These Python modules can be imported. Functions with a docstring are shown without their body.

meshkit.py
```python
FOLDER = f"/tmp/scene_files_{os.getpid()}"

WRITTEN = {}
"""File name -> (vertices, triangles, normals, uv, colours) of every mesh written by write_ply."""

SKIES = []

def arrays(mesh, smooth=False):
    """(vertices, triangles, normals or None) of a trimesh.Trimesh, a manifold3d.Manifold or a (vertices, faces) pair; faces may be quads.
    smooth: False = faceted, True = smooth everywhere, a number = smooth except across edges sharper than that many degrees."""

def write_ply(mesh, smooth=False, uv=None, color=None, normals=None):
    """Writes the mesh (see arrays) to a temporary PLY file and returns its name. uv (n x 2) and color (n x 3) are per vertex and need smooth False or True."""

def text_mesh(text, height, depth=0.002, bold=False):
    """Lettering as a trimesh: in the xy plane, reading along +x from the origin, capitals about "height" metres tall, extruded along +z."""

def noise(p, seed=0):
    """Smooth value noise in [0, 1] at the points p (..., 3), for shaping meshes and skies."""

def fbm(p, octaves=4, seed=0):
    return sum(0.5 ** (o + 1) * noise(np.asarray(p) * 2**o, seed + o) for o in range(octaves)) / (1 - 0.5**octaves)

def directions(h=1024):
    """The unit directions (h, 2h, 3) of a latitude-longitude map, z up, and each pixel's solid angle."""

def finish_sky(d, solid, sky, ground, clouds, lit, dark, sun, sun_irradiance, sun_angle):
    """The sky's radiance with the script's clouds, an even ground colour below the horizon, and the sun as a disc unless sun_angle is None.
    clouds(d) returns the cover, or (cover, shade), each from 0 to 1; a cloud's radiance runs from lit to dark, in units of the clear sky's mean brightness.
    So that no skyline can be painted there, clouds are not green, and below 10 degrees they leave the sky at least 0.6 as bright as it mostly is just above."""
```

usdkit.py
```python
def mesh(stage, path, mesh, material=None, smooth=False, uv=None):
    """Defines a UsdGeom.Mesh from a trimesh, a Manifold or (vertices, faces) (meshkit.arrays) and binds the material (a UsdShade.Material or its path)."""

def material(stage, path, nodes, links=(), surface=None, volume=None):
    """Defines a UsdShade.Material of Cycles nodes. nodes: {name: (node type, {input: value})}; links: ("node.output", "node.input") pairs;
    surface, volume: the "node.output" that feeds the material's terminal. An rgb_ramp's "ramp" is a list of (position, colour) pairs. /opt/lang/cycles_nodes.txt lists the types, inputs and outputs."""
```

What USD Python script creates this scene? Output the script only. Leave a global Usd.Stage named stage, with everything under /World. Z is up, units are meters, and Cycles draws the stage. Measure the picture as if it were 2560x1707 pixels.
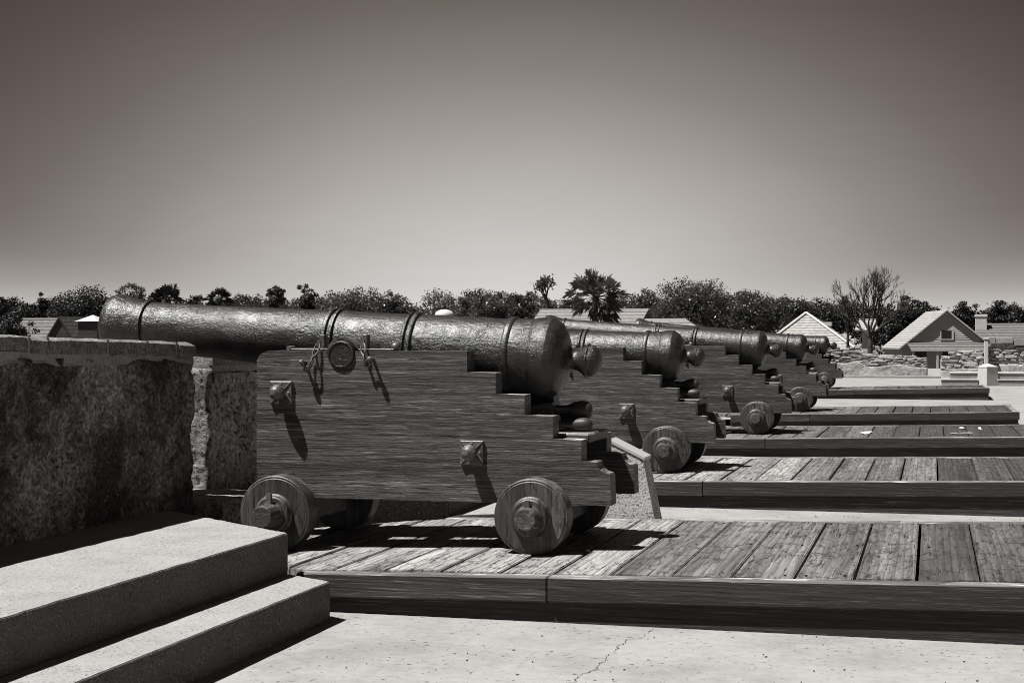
import math, random
import numpy as np
import trimesh
import usdkit, meshkit
from pxr import Usd, UsdGeom, UsdLux, UsdShade, Gf, Sdf
from shapely.geometry import Polygon, box as sbox
from shapely import affinity

stage = Usd.Stage.CreateInMemory()
UsdGeom.Xform.Define(stage, '/World')
UsdGeom.Scope.Define(stage, '/World/Looks')

# ------------------------------------------------------------------ camera, sky, sun, exposure
EYE = 1.5
PSI = math.atan(1050 / 3904.0)                     # the lens looks 15 degrees left of the gun line's normal
cam = UsdGeom.Camera.Define(stage, '/World/camera')
cam.AddTranslateOp().Set((0, 0, EYE))
cam.AddRotateXYZOp().Set((90, 0, math.degrees(PSI)))
cam.CreateHorizontalApertureAttr(36.0)
cam.CreateFocalLengthAttr(36.0 * 3904 / 2560)
cam.CreateClippingRangeAttr((0.1, 5000.0))
cam.CreateFStopAttr(0.0)
EXPOSURE = 1.1
cam.CreateExposureAttr(EXPOSURE)

SUN = np.array([-0.38, -0.30, 1.0]); SUN /= np.linalg.norm(SUN)
SUN_EL = math.asin(SUN[2]); SUN_ROT = math.atan2(SUN[0], SUN[1])
SKY_STRENGTH = 0.12
VIEW = (-math.sin(PSI), math.cos(PSI), 0.0)
SIDE = (math.cos(PSI), math.sin(PSI), 0.0)
def skymath(t, v2=None): return ('math', {'math_type': t, **({'value2': v2} if v2 is not None else {})})
sky_mat = usdkit.material(stage, '/World/Looks/sky_air', {
    'tc': ('texture_coordinate', {}),
    'sky': ('sky_texture', {'sky_type': 'single_scattering', 'sun_disc': False, 'sun_elevation': SUN_EL, 'sun_rotation': SUN_ROT}),
    'bw': ('rgb_to_bw', {}), 'norm': skymath('power', 0.3),
    # vignette and low glow painted into the sky, darkening upwards and to both sides
    'u': ('vector_math', {'math_type': 'dot_product', 'vector2': (SIDE[0], SIDE[1], 0.0)}), 'sep': ('separate_xyz', {}),
    'u1': skymath('multiply', 2.6), 'v1': skymath('multiply', 4.0), 'u2': skymath('multiply'), 'v2': skymath('multiply'), 'r2': skymath('add'), 'r': skymath('sqrt'),
    'ramp': ('rgb_ramp', {'ramp': [(p, (v, v, v)) for p, v in tuple((q * .8, v) for q, v in ((0.0, .56), (0.12, .545), (0.26, .485), (0.40, .41), (0.52, .335), (0.68, .232), (0.85, .148), (1.0, .102), (1.14, .071), (1.25, .06)))]}),
    'r1': skymath('multiply', 0.8), 'bk': ('vector_math', {'math_type': 'dot_product', 'vector2': (-VIEW[0], -VIEW[1], 0.0)}), 'bk1': skymath('maximum', 0.0), 'bk2': skymath('multiply', 1.6), 'rb': skymath('add'),  # sky dimmed behind the camera to cut fill light on the carriages
    'w': skymath('absolute'),
    'band': ('rgb_ramp', {'ramp': [(p, (v, v, v)) for p, v in ((0.0, .55), (0.018, .52), (0.028, .39), (0.038, .285), (0.055, .18), (0.08, .10), (0.14, .03), (1.0, .02))]}),
    'p1': skymath('power', 4.0), 'p2': skymath('power', 4.0), 'ps': skymath('add'), 'lum': skymath('power', 0.25),
    'tint': ('rgb_ramp', {'ramp': [(0.0, (1, .76, .68)), (0.08, (1, .80, .73)), (0.16, (1, .86, .77)), (0.38, (1, .945, .89)), (0.56, (1, .975, .955)), (0.66, (1, .985, .965)), (1.0, (1, .985, .965))]}),
    'gain': skymath('multiply', 2.85), 'cm': ('mapping', {'scale': (1.6, 1.6, 5.0)}), 'cn': ('noise_texture', {'scale': 2.2, 'detail': 6.0, 'roughness': 0.62, 'distortion': 0.5}), 'cr': ('rgb_ramp', {'ramp': [(0.3, (.965,) * 3), (0.7, (1.04,) * 3)]}), 'cl': skymath('multiply'),
    'lg': skymath('multiply'),
    'mul': ('mix_color', {'blend_type': 'multiply', 'fac': 1.0}),
    'bg': ('background_shader', {'strength': SKY_STRENGTH}),
}, [('sky.color', 'bw.color'), ('bw.val', 'norm.value1'), ('tc.generated', 'u.vector1'), ('tc.generated', 'sep.vector'),
    ('u.value', 'u1.value1'), ('sep.z', 'v1.value1'), ('u1.value', 'u2.value1'), ('u1.value', 'u2.value2'), ('v1.value', 'v2.value1'), ('v1.value', 'v2.value2'),
    ('u2.value', 'r2.value1'), ('v2.value', 'r2.value2'), ('r2.value', 'r.value1'), ('tc.generated', 'bk.vector1'), ('bk.value', 'bk1.value1'), ('bk1.value', 'bk2.value1'), ('r.value', 'rb.value1'), ('bk2.value', 'rb.value2'), ('rb.value', 'r1.value1'), ('r1.value', 'ramp.fac'),
    ('sep.z', 'w.value1'), ('w.value', 'band.fac'), ('ramp.color', 'p1.value1'), ('band.color', 'p2.value1'), ('p1.value', 'ps.value1'), ('p2.value', 'ps.value2'), ('ps.value', 'lum.value1'),
    ('lum.value', 'tint.fac'), ('lum.value', 'gain.value1'), ('tc.generated', 'cm.vector'), ('cm.vector', 'cn.vector'), ('cn.fac', 'cr.fac'), ('gain.value', 'cl.value1'), ('cr.color', 'cl.value2'), ('cl.value', 'lg.value1'), ('norm.value', 'lg.value2'),
    ('tint.color', 'mul.a'), ('lg.value', 'mul.b'), ('mul.result', 'bg.color')], surface='bg.background')
dome = UsdLux.DomeLight.Define(stage, '/World/sky')
UsdShade.MaterialBindingAPI.Apply(dome.GetPrim()).Bind(sky_mat)
dome.GetPrim().SetCustomDataByKey('kind', 'structure')
sun = UsdLux.DistantLight.Define(stage, '/World/sun')
sun.CreateIntensityAttr(1.25); sun.CreateAngleAttr(0.5); sun.CreateNormalizeAttr(True)
sun.CreateColorAttr((1.0, 0.985, 0.965))
d = -SUN                                            # light travels along -z of the light
zax = Gf.Vec3d(*[float(x) for x in SUN]); xax = Gf.Cross(Gf.Vec3d(0, 0, 1), zax).GetNormalized(); yax = Gf.Cross(zax, xax)
sun.AddTransformOp().Set(Gf.Matrix4d(*xax, 0, *yax, 0, *zax, 0, 0, 0, 0, 1))

# ------------------------------------------------------------------ helpers
used = {}
def path_of(name, parent='/World'):
    p = str(parent.GetPath()) if hasattr(parent, 'GetPath') else str(parent)
    k = (p, name); n = used.get(k, 0); used[k] = n + 1
    return f'{p}/{name}' if n == 0 else f'{p}/{name}_{n:03d}'
def keys(prim, **kw):
    for k, v in kw.items():
        if v: prim.SetCustomDataByKey(k, v)
def thing(name, label, cat, loc=(0, 0, 0), rz=0.0, ry=0.0, scale=None, group=None):
    x = UsdGeom.Xform.Define(stage, path_of(name))
    x.AddTranslateOp().Set(tuple(float(c) for c in loc))
    x.AddRotateZOp().Set(float(rz)); x.AddRotateYOp().Set(float(ry))
    x.AddScaleOp().Set((scale or 1.0,) * 3)
    keys(x.GetPrim(), label=label, category=cat, group=group)
    return x.GetPrim()
def part(parent, name, m, mat, smooth=False, label=None, kind=None):
    g = usdkit.mesh(stage, path_of(name, parent), m, mat, smooth)
    keys(g.GetPrim(), label=label, kind=kind)
    return g.GetPrim()
def node(parent, name, label=None):                # a part that has sub-parts only
    x = UsdGeom.Xform.Define(stage, path_of(name, parent)); keys(x.GetPrim(), label=label); return x.GetPrim()
def struct(name, m, mat, smooth=False):
    g = usdkit.mesh(stage, path_of(name), m, mat, smooth); g.GetPrim().SetCustomDataByKey('kind', 'structure'); return g.GetPrim()
def dup(src, name, label, loc, rz=0.0, ry=0.0, scale=None, group=None, cat=None):
    x = UsdGeom.Xform.Define(stage, path_of(name))
    x.GetPrim().GetReferences().AddInternalReference(src.GetPath())
    x.GetPrim().SetInstanceable(True)
    api = UsdGeom.Xformable(x)
    api.ClearXformOpOrder()
    api.AddTranslateOp(opSuffix='own').Set(tuple(float(c) for c in loc))
    api.AddRotateZOp(opSuffix='own').Set(float(rz)); api.AddRotateYOp(opSuffix='own').Set(float(ry))
    api.AddScaleOp(opSuffix='own').Set((scale or 1.0,) * 3)
    keys(x.GetPrim(), label=label, category=cat or src.GetCustomDataByKey('category'), group=group)
    return x.GetPrim()

def cat(*ms): return trimesh.util.concatenate([m for m in ms if m is not None])
def boxm(x0, x1, y0, y1, z0, z1):
    m = trimesh.creation.box([x1 - x0, y1 - y0, z1 - z0]); m.apply_translation([(x0 + x1) / 2, (y0 + y1) / 2, (z0 + z1) / 2]); return m
def cbox(x0, x1, y0, y1, z0, z1, c=0.006):          # a box with chamfered edges
    c = min(c, (x1 - x0) / 3, (y1 - y0) / 3, (z1 - z0) / 3); pts = []
    for X, sx in ((x0, 1), (x1, -1)):
        for Y, sy in ((y0, 1), (y1, -1)):
            for Z, sz in ((z0, 1), (z1, -1)):
                pts += [(X, Y + sy * c, Z + sz * c), (X + sx * c, Y, Z + sz * c), (X + sx * c, Y + sy * c, Z)]
    return trimesh.convex.convex_hull(np.array(pts))
def hull(pts): return trimesh.convex.convex_hull(np.array(pts, float))
def prism(poly, h):                                 # extruded along +z
    return trimesh.creation.extrude_polygon(poly if isinstance(poly, Polygon) else Polygon(poly), h, engine='earcut')
def prism_y(poly, y0, y1):                          # polygon in x, z extruded along y
    m = prism(poly, y1 - y0); v = m.vertices.copy(); m.vertices = np.stack([v[:, 0], y1 - v[:, 2], v[:, 1]], 1); m.fix_normals(); return m
def tube(pts, r, n=8, cap=True):
    pts = np.asarray(pts, float); r = np.broadcast_to(np.asarray(r, float), (len(pts),))
    t = np.gradient(pts, axis=0); t /= np.linalg.norm(t, axis=1, keepdims=True) + 1e-12
    ref = np.where(np.abs(t[:, 2:]) < 0.9, [[0, 0, 1.0]], [[1.0, 0, 0]])
    a = np.cross(t, ref); a /= np.linalg.norm(a, axis=1, keepdims=True); b = np.cross(t, a)
    an = np.arange(n) * 2 * np.pi / n
    v = pts[:, None] + r[:, None, None] * (np.cos(an)[None, :, None] * a[:, None] + np.sin(an)[None, :, None] * b[:, None])
    i, j = np.meshgrid(np.arange(len(pts) - 1), np.arange(n), indexing='ij'); j2 = (j + 1) % n
    q = np.stack([i * n + j, (i + 1) * n + j, (i + 1) * n + j2, i * n + j2], -1).reshape(-1, 4)
    f = np.vstack([q[:, [0, 1, 2]], q[:, [0, 2, 3]]]); v = v.reshape(-1, 3)
    if cap:
        k = len(v); v = np.vstack([v, pts[:1], pts[-1:]]); jj = np.arange(n); e = (len(pts) - 1) * n
        f = np.vstack([f, np.stack([np.full(n, k), jj, (jj + 1) % n], 1), np.stack([np.full(n, k + 1), e + (jj + 1) % n, e + jj], 1)])
    return trimesh.Trimesh(v, f, process=False)
def lathe_x(prof, n=72, rough=0.0, seed=0, step=0.02, freq=14.0):   # profile (x, r) turned round the x axis, with cast-iron unevenness
    P = [np.array(prof[0], float)]
    for a, b in zip(prof[:-1], prof[1:]):
        a, b = np.array(a, float), np.array(b, float); k = max(1, int(np.linalg.norm(b - a) / step))
        P += [a + (b - a) * (i + 1) / k for i in range(k)]
    P = np.array(P); an = np.arange(n) * 2 * np.pi / n
    v = np.stack([np.repeat(P[:, 0], n), (P[:, 1:2] * np.cos(an)).ravel(), (P[:, 1:2] * np.sin(an)).ravel()], 1)
    if rough:
        nz = meshkit.fbm(v * freq, 3, seed) - 0.5
        rr = np.hypot(v[:, 1], v[:, 2]); s = 1 + rough * 2 * nz / np.maximum(rr, 0.05); v[:, 1] *= s; v[:, 2] *= s
    i, j = np.meshgrid(np.arange(len(P) - 1), np.arange(n), indexing='ij'); j2 = (j + 1) % n
    q = np.stack([i * n + j, i * n + j2, (i + 1) * n + j2, (i + 1) * n + j], -1).reshape(-1, 4)
    m = trimesh.Trimesh(v, np.vstack([q[:, [0, 1, 2]], q[:, [0, 2, 3]]]), process=False); return m
def lathe_y(prof, n=48, cx=0.0, cz=0.0):            # profile (y, r) turned round the y axis
    m = lathe_x([(a, b) for a, b in prof], n, step=9.0); v = m.vertices.copy()
    m.vertices = np.stack([v[:, 1] + cx, v[:, 0], v[:, 2] + cz], 1); m.faces = m.faces[:, ::-1]; m.invert(); m.fix_normals(); return m
def move(m, t): m = m.copy(); m.apply_translation(t); return m
def grid_face(o, du, dv, nu, nv):                   # a grid o + u du + v dv
    u, v = np.meshgrid(np.linspace(0, 1, nu), np.linspace(0, 1, nv), indexing='ij')
    p = np.array(o) + u[..., None] * np.array(du) + v[..., None] * np.array(dv)
    i, j = np.meshgrid(np.arange(nu - 1), np.arange(nv - 1), indexing='ij')
    q = np.stack([i * nv + j, (i + 1) * nv + j, (i + 1) * nv + j + 1, i * nv + j + 1], -1).reshape(-1, 4)
    return p.reshape(-1, 3), np.vstack([q[:, [0, 1, 2]], q[:, [0, 2, 3]]])
def rough_block(x0, x1, y0, y1, z0, z1, res, amp, freq, seed, top=None, pit=0.0):   # a stone mass with worn, lumpy faces; top(x, y) may shape its upper side
    sx, sy, sz = (max(2, int((b - a) / res)) for a, b in ((x0, x1), (y0, y1), (z0, z1)))
    V, F, n = [], [], 0
    for o, du, dv, a, b in (((x1, y0, z0), (0, y1 - y0, 0), (0, 0, z1 - z0), sy, sz), ((x0, y1, z0), (0, y0 - y1, 0), (0, 0, z1 - z0), sy, sz),
                            ((x0, y0, z0), (x1 - x0, 0, 0), (0, 0, z1 - z0), sx, sz), ((x1, y1, z0), (x0 - x1, 0, 0), (0, 0, z1 - z0), sx, sz),
                            ((x0, y0, z1), (x1 - x0, 0, 0), (0, y1 - y0, 0), sx, sy)):
        p, f = grid_face(o, du, dv, a + 1, b + 1); V.append(p); F.append(f + n); n += len(p)
    v = np.vstack(V); f = np.vstack(F)
    if top is not None:
        t = (v[:, 2] - z0) / (z1 - z0); v[:, 2] = z0 + t * (top(v[:, 0], v[:, 1]) - z0)
    m = trimesh.Trimesh(v, f, process=False); m.merge_vertices()
    c = np.array([(x0 + x1) / 2, (y0 + y1) / 2, (z0 + z1) / 2]); v = m.vertices.copy()
    nz = np.stack([meshkit.fbm(v * freq + 17 * k, 4, seed + k) for k in range(3)], 1) - 0.5
    v = v + 2 * amp * nz
    if pit:
        k = np.clip((meshkit.fbm(v * 13, 3, seed + 40) - .52) / .1, 0, 1) + .8 * np.clip((meshkit.fbm(v * 4.3, 3, seed + 50) - .55) / .06, 0, 1)
        v[:, 0] -= pit * k * (v[:, 0] > x1 - .08) * np.clip((v[:, 1] - y0 - .06) / .08, 0, 1)
    m.vertices = v
    return m
def at(x, y, Y):                                    # photograph pixel (2560 x 1707) to the point at distance Y north
    dx = (x - 1280) / 3904.0; dz = (853.5 - y) / 3904.0
    ry = VIEW[1] + SIDE[1] * dx
    return np.array([(VIEW[0] + SIDE[0] * dx) * Y / ry, Y, EYE + dz * Y / ry])

# ------------------------------------------------------------------ materials
def tone(v): return (v, v * 0.955, v * 0.925)       # the print's warm grey
def pale(v): return (v, v * 0.978, v * 0.955) if v > .12 else tone(v)
L = '/World/Looks/'
def material(name, nodes, links, surface='p.BSDF'): return usdkit.material(stage, L + name, nodes, links, surface)
def stone_mat(name, lo, mid, hi, scale=30.0, bump=0.6, dist=0.01, patch=2.0, rough=0.9, side_shade=None, plo=0.75, phi=1.15, spec=0.3, pits=0.0, pr=(.3, .7), pit_scale=90.0, chips=0.0, chip=0.4, chip_scale=120.0):
    # mottled stone: fine grain, broad patches, dark pits and pale shell chips
    pt = pits * 0.5
    return material(name, {
        'tc': ('texture_coordinate', {}),
        'n1': ('noise_texture', {'scale': scale, 'detail': 6.0, 'roughness': 0.7}),
        'n2': ('noise_texture', {'scale': patch, 'detail': 5.0, 'roughness': 0.65}),
        'n3': ('noise_texture', {'scale': pit_scale, 'detail': 2.0, 'roughness': 0.6}),
        'n4': ('noise_texture', {'scale': chip_scale, 'detail': 2.0, 'roughness': 0.5}),
        'n5': ('noise_texture', {'scale': patch * 2.3, 'detail': 3.0}),
        'r': ('rgb_ramp', {'ramp': [(0.30, pale(lo)), (0.5, pale(mid)), (0.72, pale(hi))]}),
        'r2': ('rgb_ramp', {'ramp': [(pr[0], (plo,) * 3), (pr[1], (phi,) * 3)]}),
        'pm': ('math', {'math_type': 'multiply_add', 'value2': 0.25, 'value3': 0.0}),
        'ps': ('math', {'math_type': 'add'}),
        'r3': ('rgb_ramp', {'ramp': [(0.36 + pt, (.22,) * 3), (0.43 + pt, (1, 1, 1))] if pits else [(0, (1, 1, 1)), (1, (1, 1, 1))]}),
        'r4': ('rgb_ramp', {'ramp': [(0.66 - chips, (0,) * 3), (0.72 - chips, (1,) * 3)] if chips else [(0, (0, 0, 0)), (1, (0, 0, 0))]}),
        'm': ('mix_color', {'blend_type': 'multiply', 'fac': 1.0}),
        'm2': ('mix_color', {'blend_type': 'multiply', 'fac': 1.0}),
        'm3': ('mix_color', {'blend_type': 'mix', 'b': pale(chip)}),
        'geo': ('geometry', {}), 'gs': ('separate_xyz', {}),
        'shade': ('rgb_ramp', {'ramp': [(0.5, pale(side_shade) if side_shade else (1, 1, 1)), (0.8, (1, 1, 1))]}),  # side faces darker than tops: shade painted into the colour
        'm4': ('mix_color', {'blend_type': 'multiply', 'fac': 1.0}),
        'h': ('math', {'math_type': 'multiply_add', 'value2': 0.7}),
        'b': ('bump', {'strength': bump, 'distance': dist}),
        'p': ('principled_bsdf', {'roughness': rough, 'specular_ior_level': spec})},
        [('geo.true_normal', 'gs.vector'), ('gs.z', 'shade.fac'), ('m2.result', 'm4.a'), ('shade.color', 'm4.b')] + [('tc.object', f'{n}.vector') for n in ('n1', 'n2', 'n3', 'n4', 'n5')] +
        [('n1.fac', 'r.fac'), ('n2.fac', 'r2.fac'), ('r.color', 'm.a'), ('r2.color', 'm.b'), ('n5.fac', 'pm.value1'), ('n3.fac', 'ps.value1'), ('pm.value', 'ps.value2'), ('ps.value', 'r3.fac'), ('n4.fac', 'r4.fac'),
         ('m.result', 'm2.a'), ('r3.color', 'm2.b'), ('m4.result', 'm3.a'), ('r4.color', 'm3.fac'), ('m3.result', 'p.base_color'),
         ('n3.fac', 'h.value1'), ('n1.fac', 'h.value3'), ('h.value', 'b.height'), ('b.normal', 'p.normal')])
def wood_mat(name, lo, mid, hi, stretch, seed=0.0, bump=0.7, dist=0.004, rough=0.75, crack=0.36, spec=0.35, vary=0.0, ring=0.0, axis='z', wave=9.0, top=1.0, fibre=.75, patch=(.66, 1.22), checks=0.0):
    # weathered timber: the grain runs along the axis whose stretch is small; dark checks, pale raised fibres, wavy growth rings
    return material(name, {
        'tc': ('texture_coordinate', {}), 'oi': ('object_info', {}),
        'off': ('vector_math', {'math_type': 'scale', 'vector1': (7.3, 3.1, 5.7)}),
        'ad': ('vector_math', {'math_type': 'add'}),
        'mp': ('mapping', {'location': (seed * 3.1, seed * 1.7, seed * 2.3), 'scale': tuple(stretch)}),
        'mr': ('mapping', {'location': (seed, seed, seed), 'scale': tuple(max(.05, c / max(stretch)) for c in stretch)}),
        'n1': ('noise_texture', {'scale': 1.0, 'detail': 9.0, 'roughness': 0.68, 'distortion': 0.5}),
        'n2': ('noise_texture', {'scale': 0.16, 'detail': 4.0, 'roughness': 0.55, 'distortion': 1.0}),
        'n3': ('noise_texture', {'scale': 2.4, 'detail': 5.0, 'roughness': 0.72, 'distortion': 0.3}),
        'n4': ('noise_texture', {'scale': 1.7, 'detail': 4.0, 'roughness': 0.7, 'distortion': 0.2}),
        'wv': ('wave_texture', {'wave_type': 'bands', 'bands_direction': axis, 'profile': 'saw', 'scale': wave, 'distortion': 9.0, 'detail': 3.0, 'detail_scale': 0.55, 'detail_roughness': 0.6}),
        'r': ('rgb_ramp', {'ramp': [(0.32, tone(lo)), (0.48, tone(mid)), (0.60, tone(mid * 1.12)), (0.74, tone(hi))]}),
        'wr': ('rgb_ramp', {'ramp': [(0.0, (1 + .35 * ring,) * 3), (0.6, (1.0,) * 3), (0.93, (1 - .45 * ring,) * 3), (1.0, (1 - .75 * ring,) * 3)]}),
        'cr': ('rgb_ramp', {'ramp': [(crack - 0.03, (.10, .09, .085)), (crack + 0.025, (1, 1, 1))]}),
        'li': ('rgb_ramp', {'ramp': [(0.57, (0, 0, 0)), (0.64, tone(hi * fibre))]}),
        'r2': ('rgb_ramp', {'ramp': [(0.34, (patch[0],) * 3), (0.66, (patch[1],) * 3)]}),
        'vc': ('voronoi_texture', {'feature': 'distance_to_edge', 'scale': 11.0}), 'vn': ('noise_texture', {'scale': 14.0, 'detail': 4.0, 'roughness': 0.7}),
        'vm': ('mapping', {'scale': tuple(.32 if c == min(stretch) else 1.0 for c in stretch)}), 'vd': ('mix_color', {'blend_type': 'add', 'fac': 0.10, 'use_clamp': False}),
        'vr': ('rgb_ramp', {'ramp': [(0.0, (0, 0, 0)), (0.022, (0, 0, 0)), (0.045, (1, 1, 1))]}), 'vk': ('noise_texture', {'scale': 3.1, 'detail': 2.0}),
        'vg': ('rgb_ramp', {'ramp': [(0.50 - .1 * checks, (0, 0, 0)), (0.60 - .1 * checks, (.85,) * 3)] if checks else [(0, (0, 0, 0)), (1, (0, 0, 0))]}),
        'vx': ('mix_color', {'blend_type': 'multiply'}),
        'va': ('rgb_ramp', {'ramp': [(0.0, (1 - vary,) * 3), (1.0, (1 + vary,) * 3)]}),
        **{k: ('mix_color', {'blend_type': 'multiply', 'fac': 1.0}) for k in ('m', 'm2', 'm3', 'm4')},
        'ml': ('mix_color', {'blend_type': 'add', 'fac': 1.0}), 'm5': ('mix_color', {'blend_type': 'multiply', 'fac': 1.0}),
        'geo': ('geometry', {}), 'gs': ('separate_xyz', {}), 'tp': ('rgb_ramp', {'ramp': [(0.55, (1, 1, 1)), (0.85, (top, top * 1.02, top * 1.03))]}),  # upward faces lightened: bleaching plus sunlit brightness painted into the colour
        'h': ('math', {'math_type': 'multiply_add', 'value2': 0.8}),
        'b': ('bump', {'strength': bump, 'distance': dist}),
        'p': ('principled_bsdf', {'roughness': rough, 'specular_ior_level': spec})},
        [('oi.random', 'off.scale'), ('tc.object', 'ad.vector1'), ('off.vector', 'ad.vector2'), ('ad.vector', 'mp.vector'), ('ad.vector', 'mr.vector')] +
        [('mp.vector', f'{n}.vector') for n in ('n1', 'n2', 'n3', 'n4')] + [('mr.vector', 'wv.vector'),
         ('n1.fac', 'r.fac'), ('n3.fac', 'cr.fac'), ('n2.fac', 'r2.fac'), ('n4.fac', 'li.fac'), ('wv.fac', 'wr.fac'), ('r.color', 'ml.a'), ('li.color', 'ml.b'),
         ('ml.result', 'm.a'), ('cr.color', 'm.b'), ('m.result', 'm2.a'), ('r2.color', 'm2.b'), ('oi.random', 'va.fac'), ('m2.result', 'm3.a'), ('va.color', 'm3.b'), ('m3.result', 'm4.a'), ('wr.color', 'm4.b'),
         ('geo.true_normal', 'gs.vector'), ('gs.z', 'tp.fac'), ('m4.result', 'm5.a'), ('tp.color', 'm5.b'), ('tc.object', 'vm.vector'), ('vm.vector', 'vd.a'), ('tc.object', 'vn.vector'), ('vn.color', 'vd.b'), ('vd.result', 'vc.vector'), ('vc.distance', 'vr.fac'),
         ('ad.vector', 'vk.vector'), ('vk.fac', 'vg.fac'), ('m5.result', 'vx.a'), ('vr.color', 'vx.b'), ('vg.color', 'vx.fac'), ('vx.result', 'p.base_color'), ('n3.fac', 'h.value1'), ('n1.fac', 'h.value3'), ('h.value', 'b.height'), ('b.normal', 'p.normal')])
def iron_mat(name, base, rough=0.34, scale=80.0, bump=1.0, dist=0.005, spec=0.5):
    # thick old paint over pitted cast iron
    return material(name, {
        'tc': ('texture_coordinate', {}),
        'mp': ('mapping', {'scale': (0.6, 1.0, 1.0)}),
        'n1': ('noise_texture', {'scale': scale, 'detail': 3.0, 'roughness': 0.6, 'distortion': 0.6}),
        'n2': ('noise_texture', {'scale': scale * 0.27, 'detail': 3.0, 'roughness': 0.55}),
        'n3': ('noise_texture', {'scale': 5.5, 'detail': 4.0, 'roughness': 0.6}), 'k3': ('rgb_ramp', {'ramp': [(0.36, (.25,) * 3), (0.5, (.9,) * 3), (0.64, (1.7,) * 3)]}), 'np': ('math', {'math_type': 'multiply'}),
        'h': ('math', {'math_type': 'multiply_add', 'value2': 1.3}),
        'r': ('rgb_ramp', {'ramp': [(0.3, tone(base * 0.5)), (0.7, tone(base * 1.6))]}),
        'rr': ('rgb_ramp', {'ramp': [(0.35, (rough + .10,) * 3), (0.62, (rough - .07,) * 3)]}),
        'b': ('bump', {'strength': bump, 'distance': dist}),
        'p': ('principled_bsdf', {'specular_ior_level': spec})},
        [('tc.object', 'mp.vector'), ('mp.vector', 'n1.vector'), ('mp.vector', 'n2.vector'), ('n2.fac', 'r.fac'), ('n3.fac', 'rr.fac'), ('r.color', 'p.base_color'), ('rr.color', 'p.roughness'),
         ('n2.fac', 'h.value1'), ('tc.object', 'n3.vector'), ('n3.fac', 'k3.fac'), ('n1.fac', 'np.value1'), ('k3.color', 'np.value2'), ('np.value', 'h.value3'), ('h.value', 'b.height'), ('b.normal', 'p.normal')])
def flat_mat(name, v, rough=0.8, scale=6.0, var=0.2, bump=0.15, spec=0.3):
    return stone_mat(name, v * (1 - var), v, v * (1 + var), scale, bump, 0.004, scale * 0.15, rough, None, 0.92, 1.08, spec)
def leaf_mat(name, v, rough=0.5, trans=0.25):
    return material(name, {
        'g': ('geometry', {}), 'r': ('rgb_ramp', {'ramp': [(0.0, tone(v * 0.35)), (0.55, tone(v * .9)), (0.8, tone(v * 1.5)), (1.0, tone(v * 2.0))]}),
        'p': ('principled_bsdf', {'roughness': rough, 'specular_ior_level': 0.5}), 't': ('translucent_bsdf', {}), 'x': ('mix_closure', {'fac': trans})},
        [('g.random_per_island', 'r.fac'), ('r.color', 'p.base_color'), ('r.color', 't.color'), ('p.BSDF', 'x.closure1'), ('t.BSDF', 'x.closure2')], 'x.closure')
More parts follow.
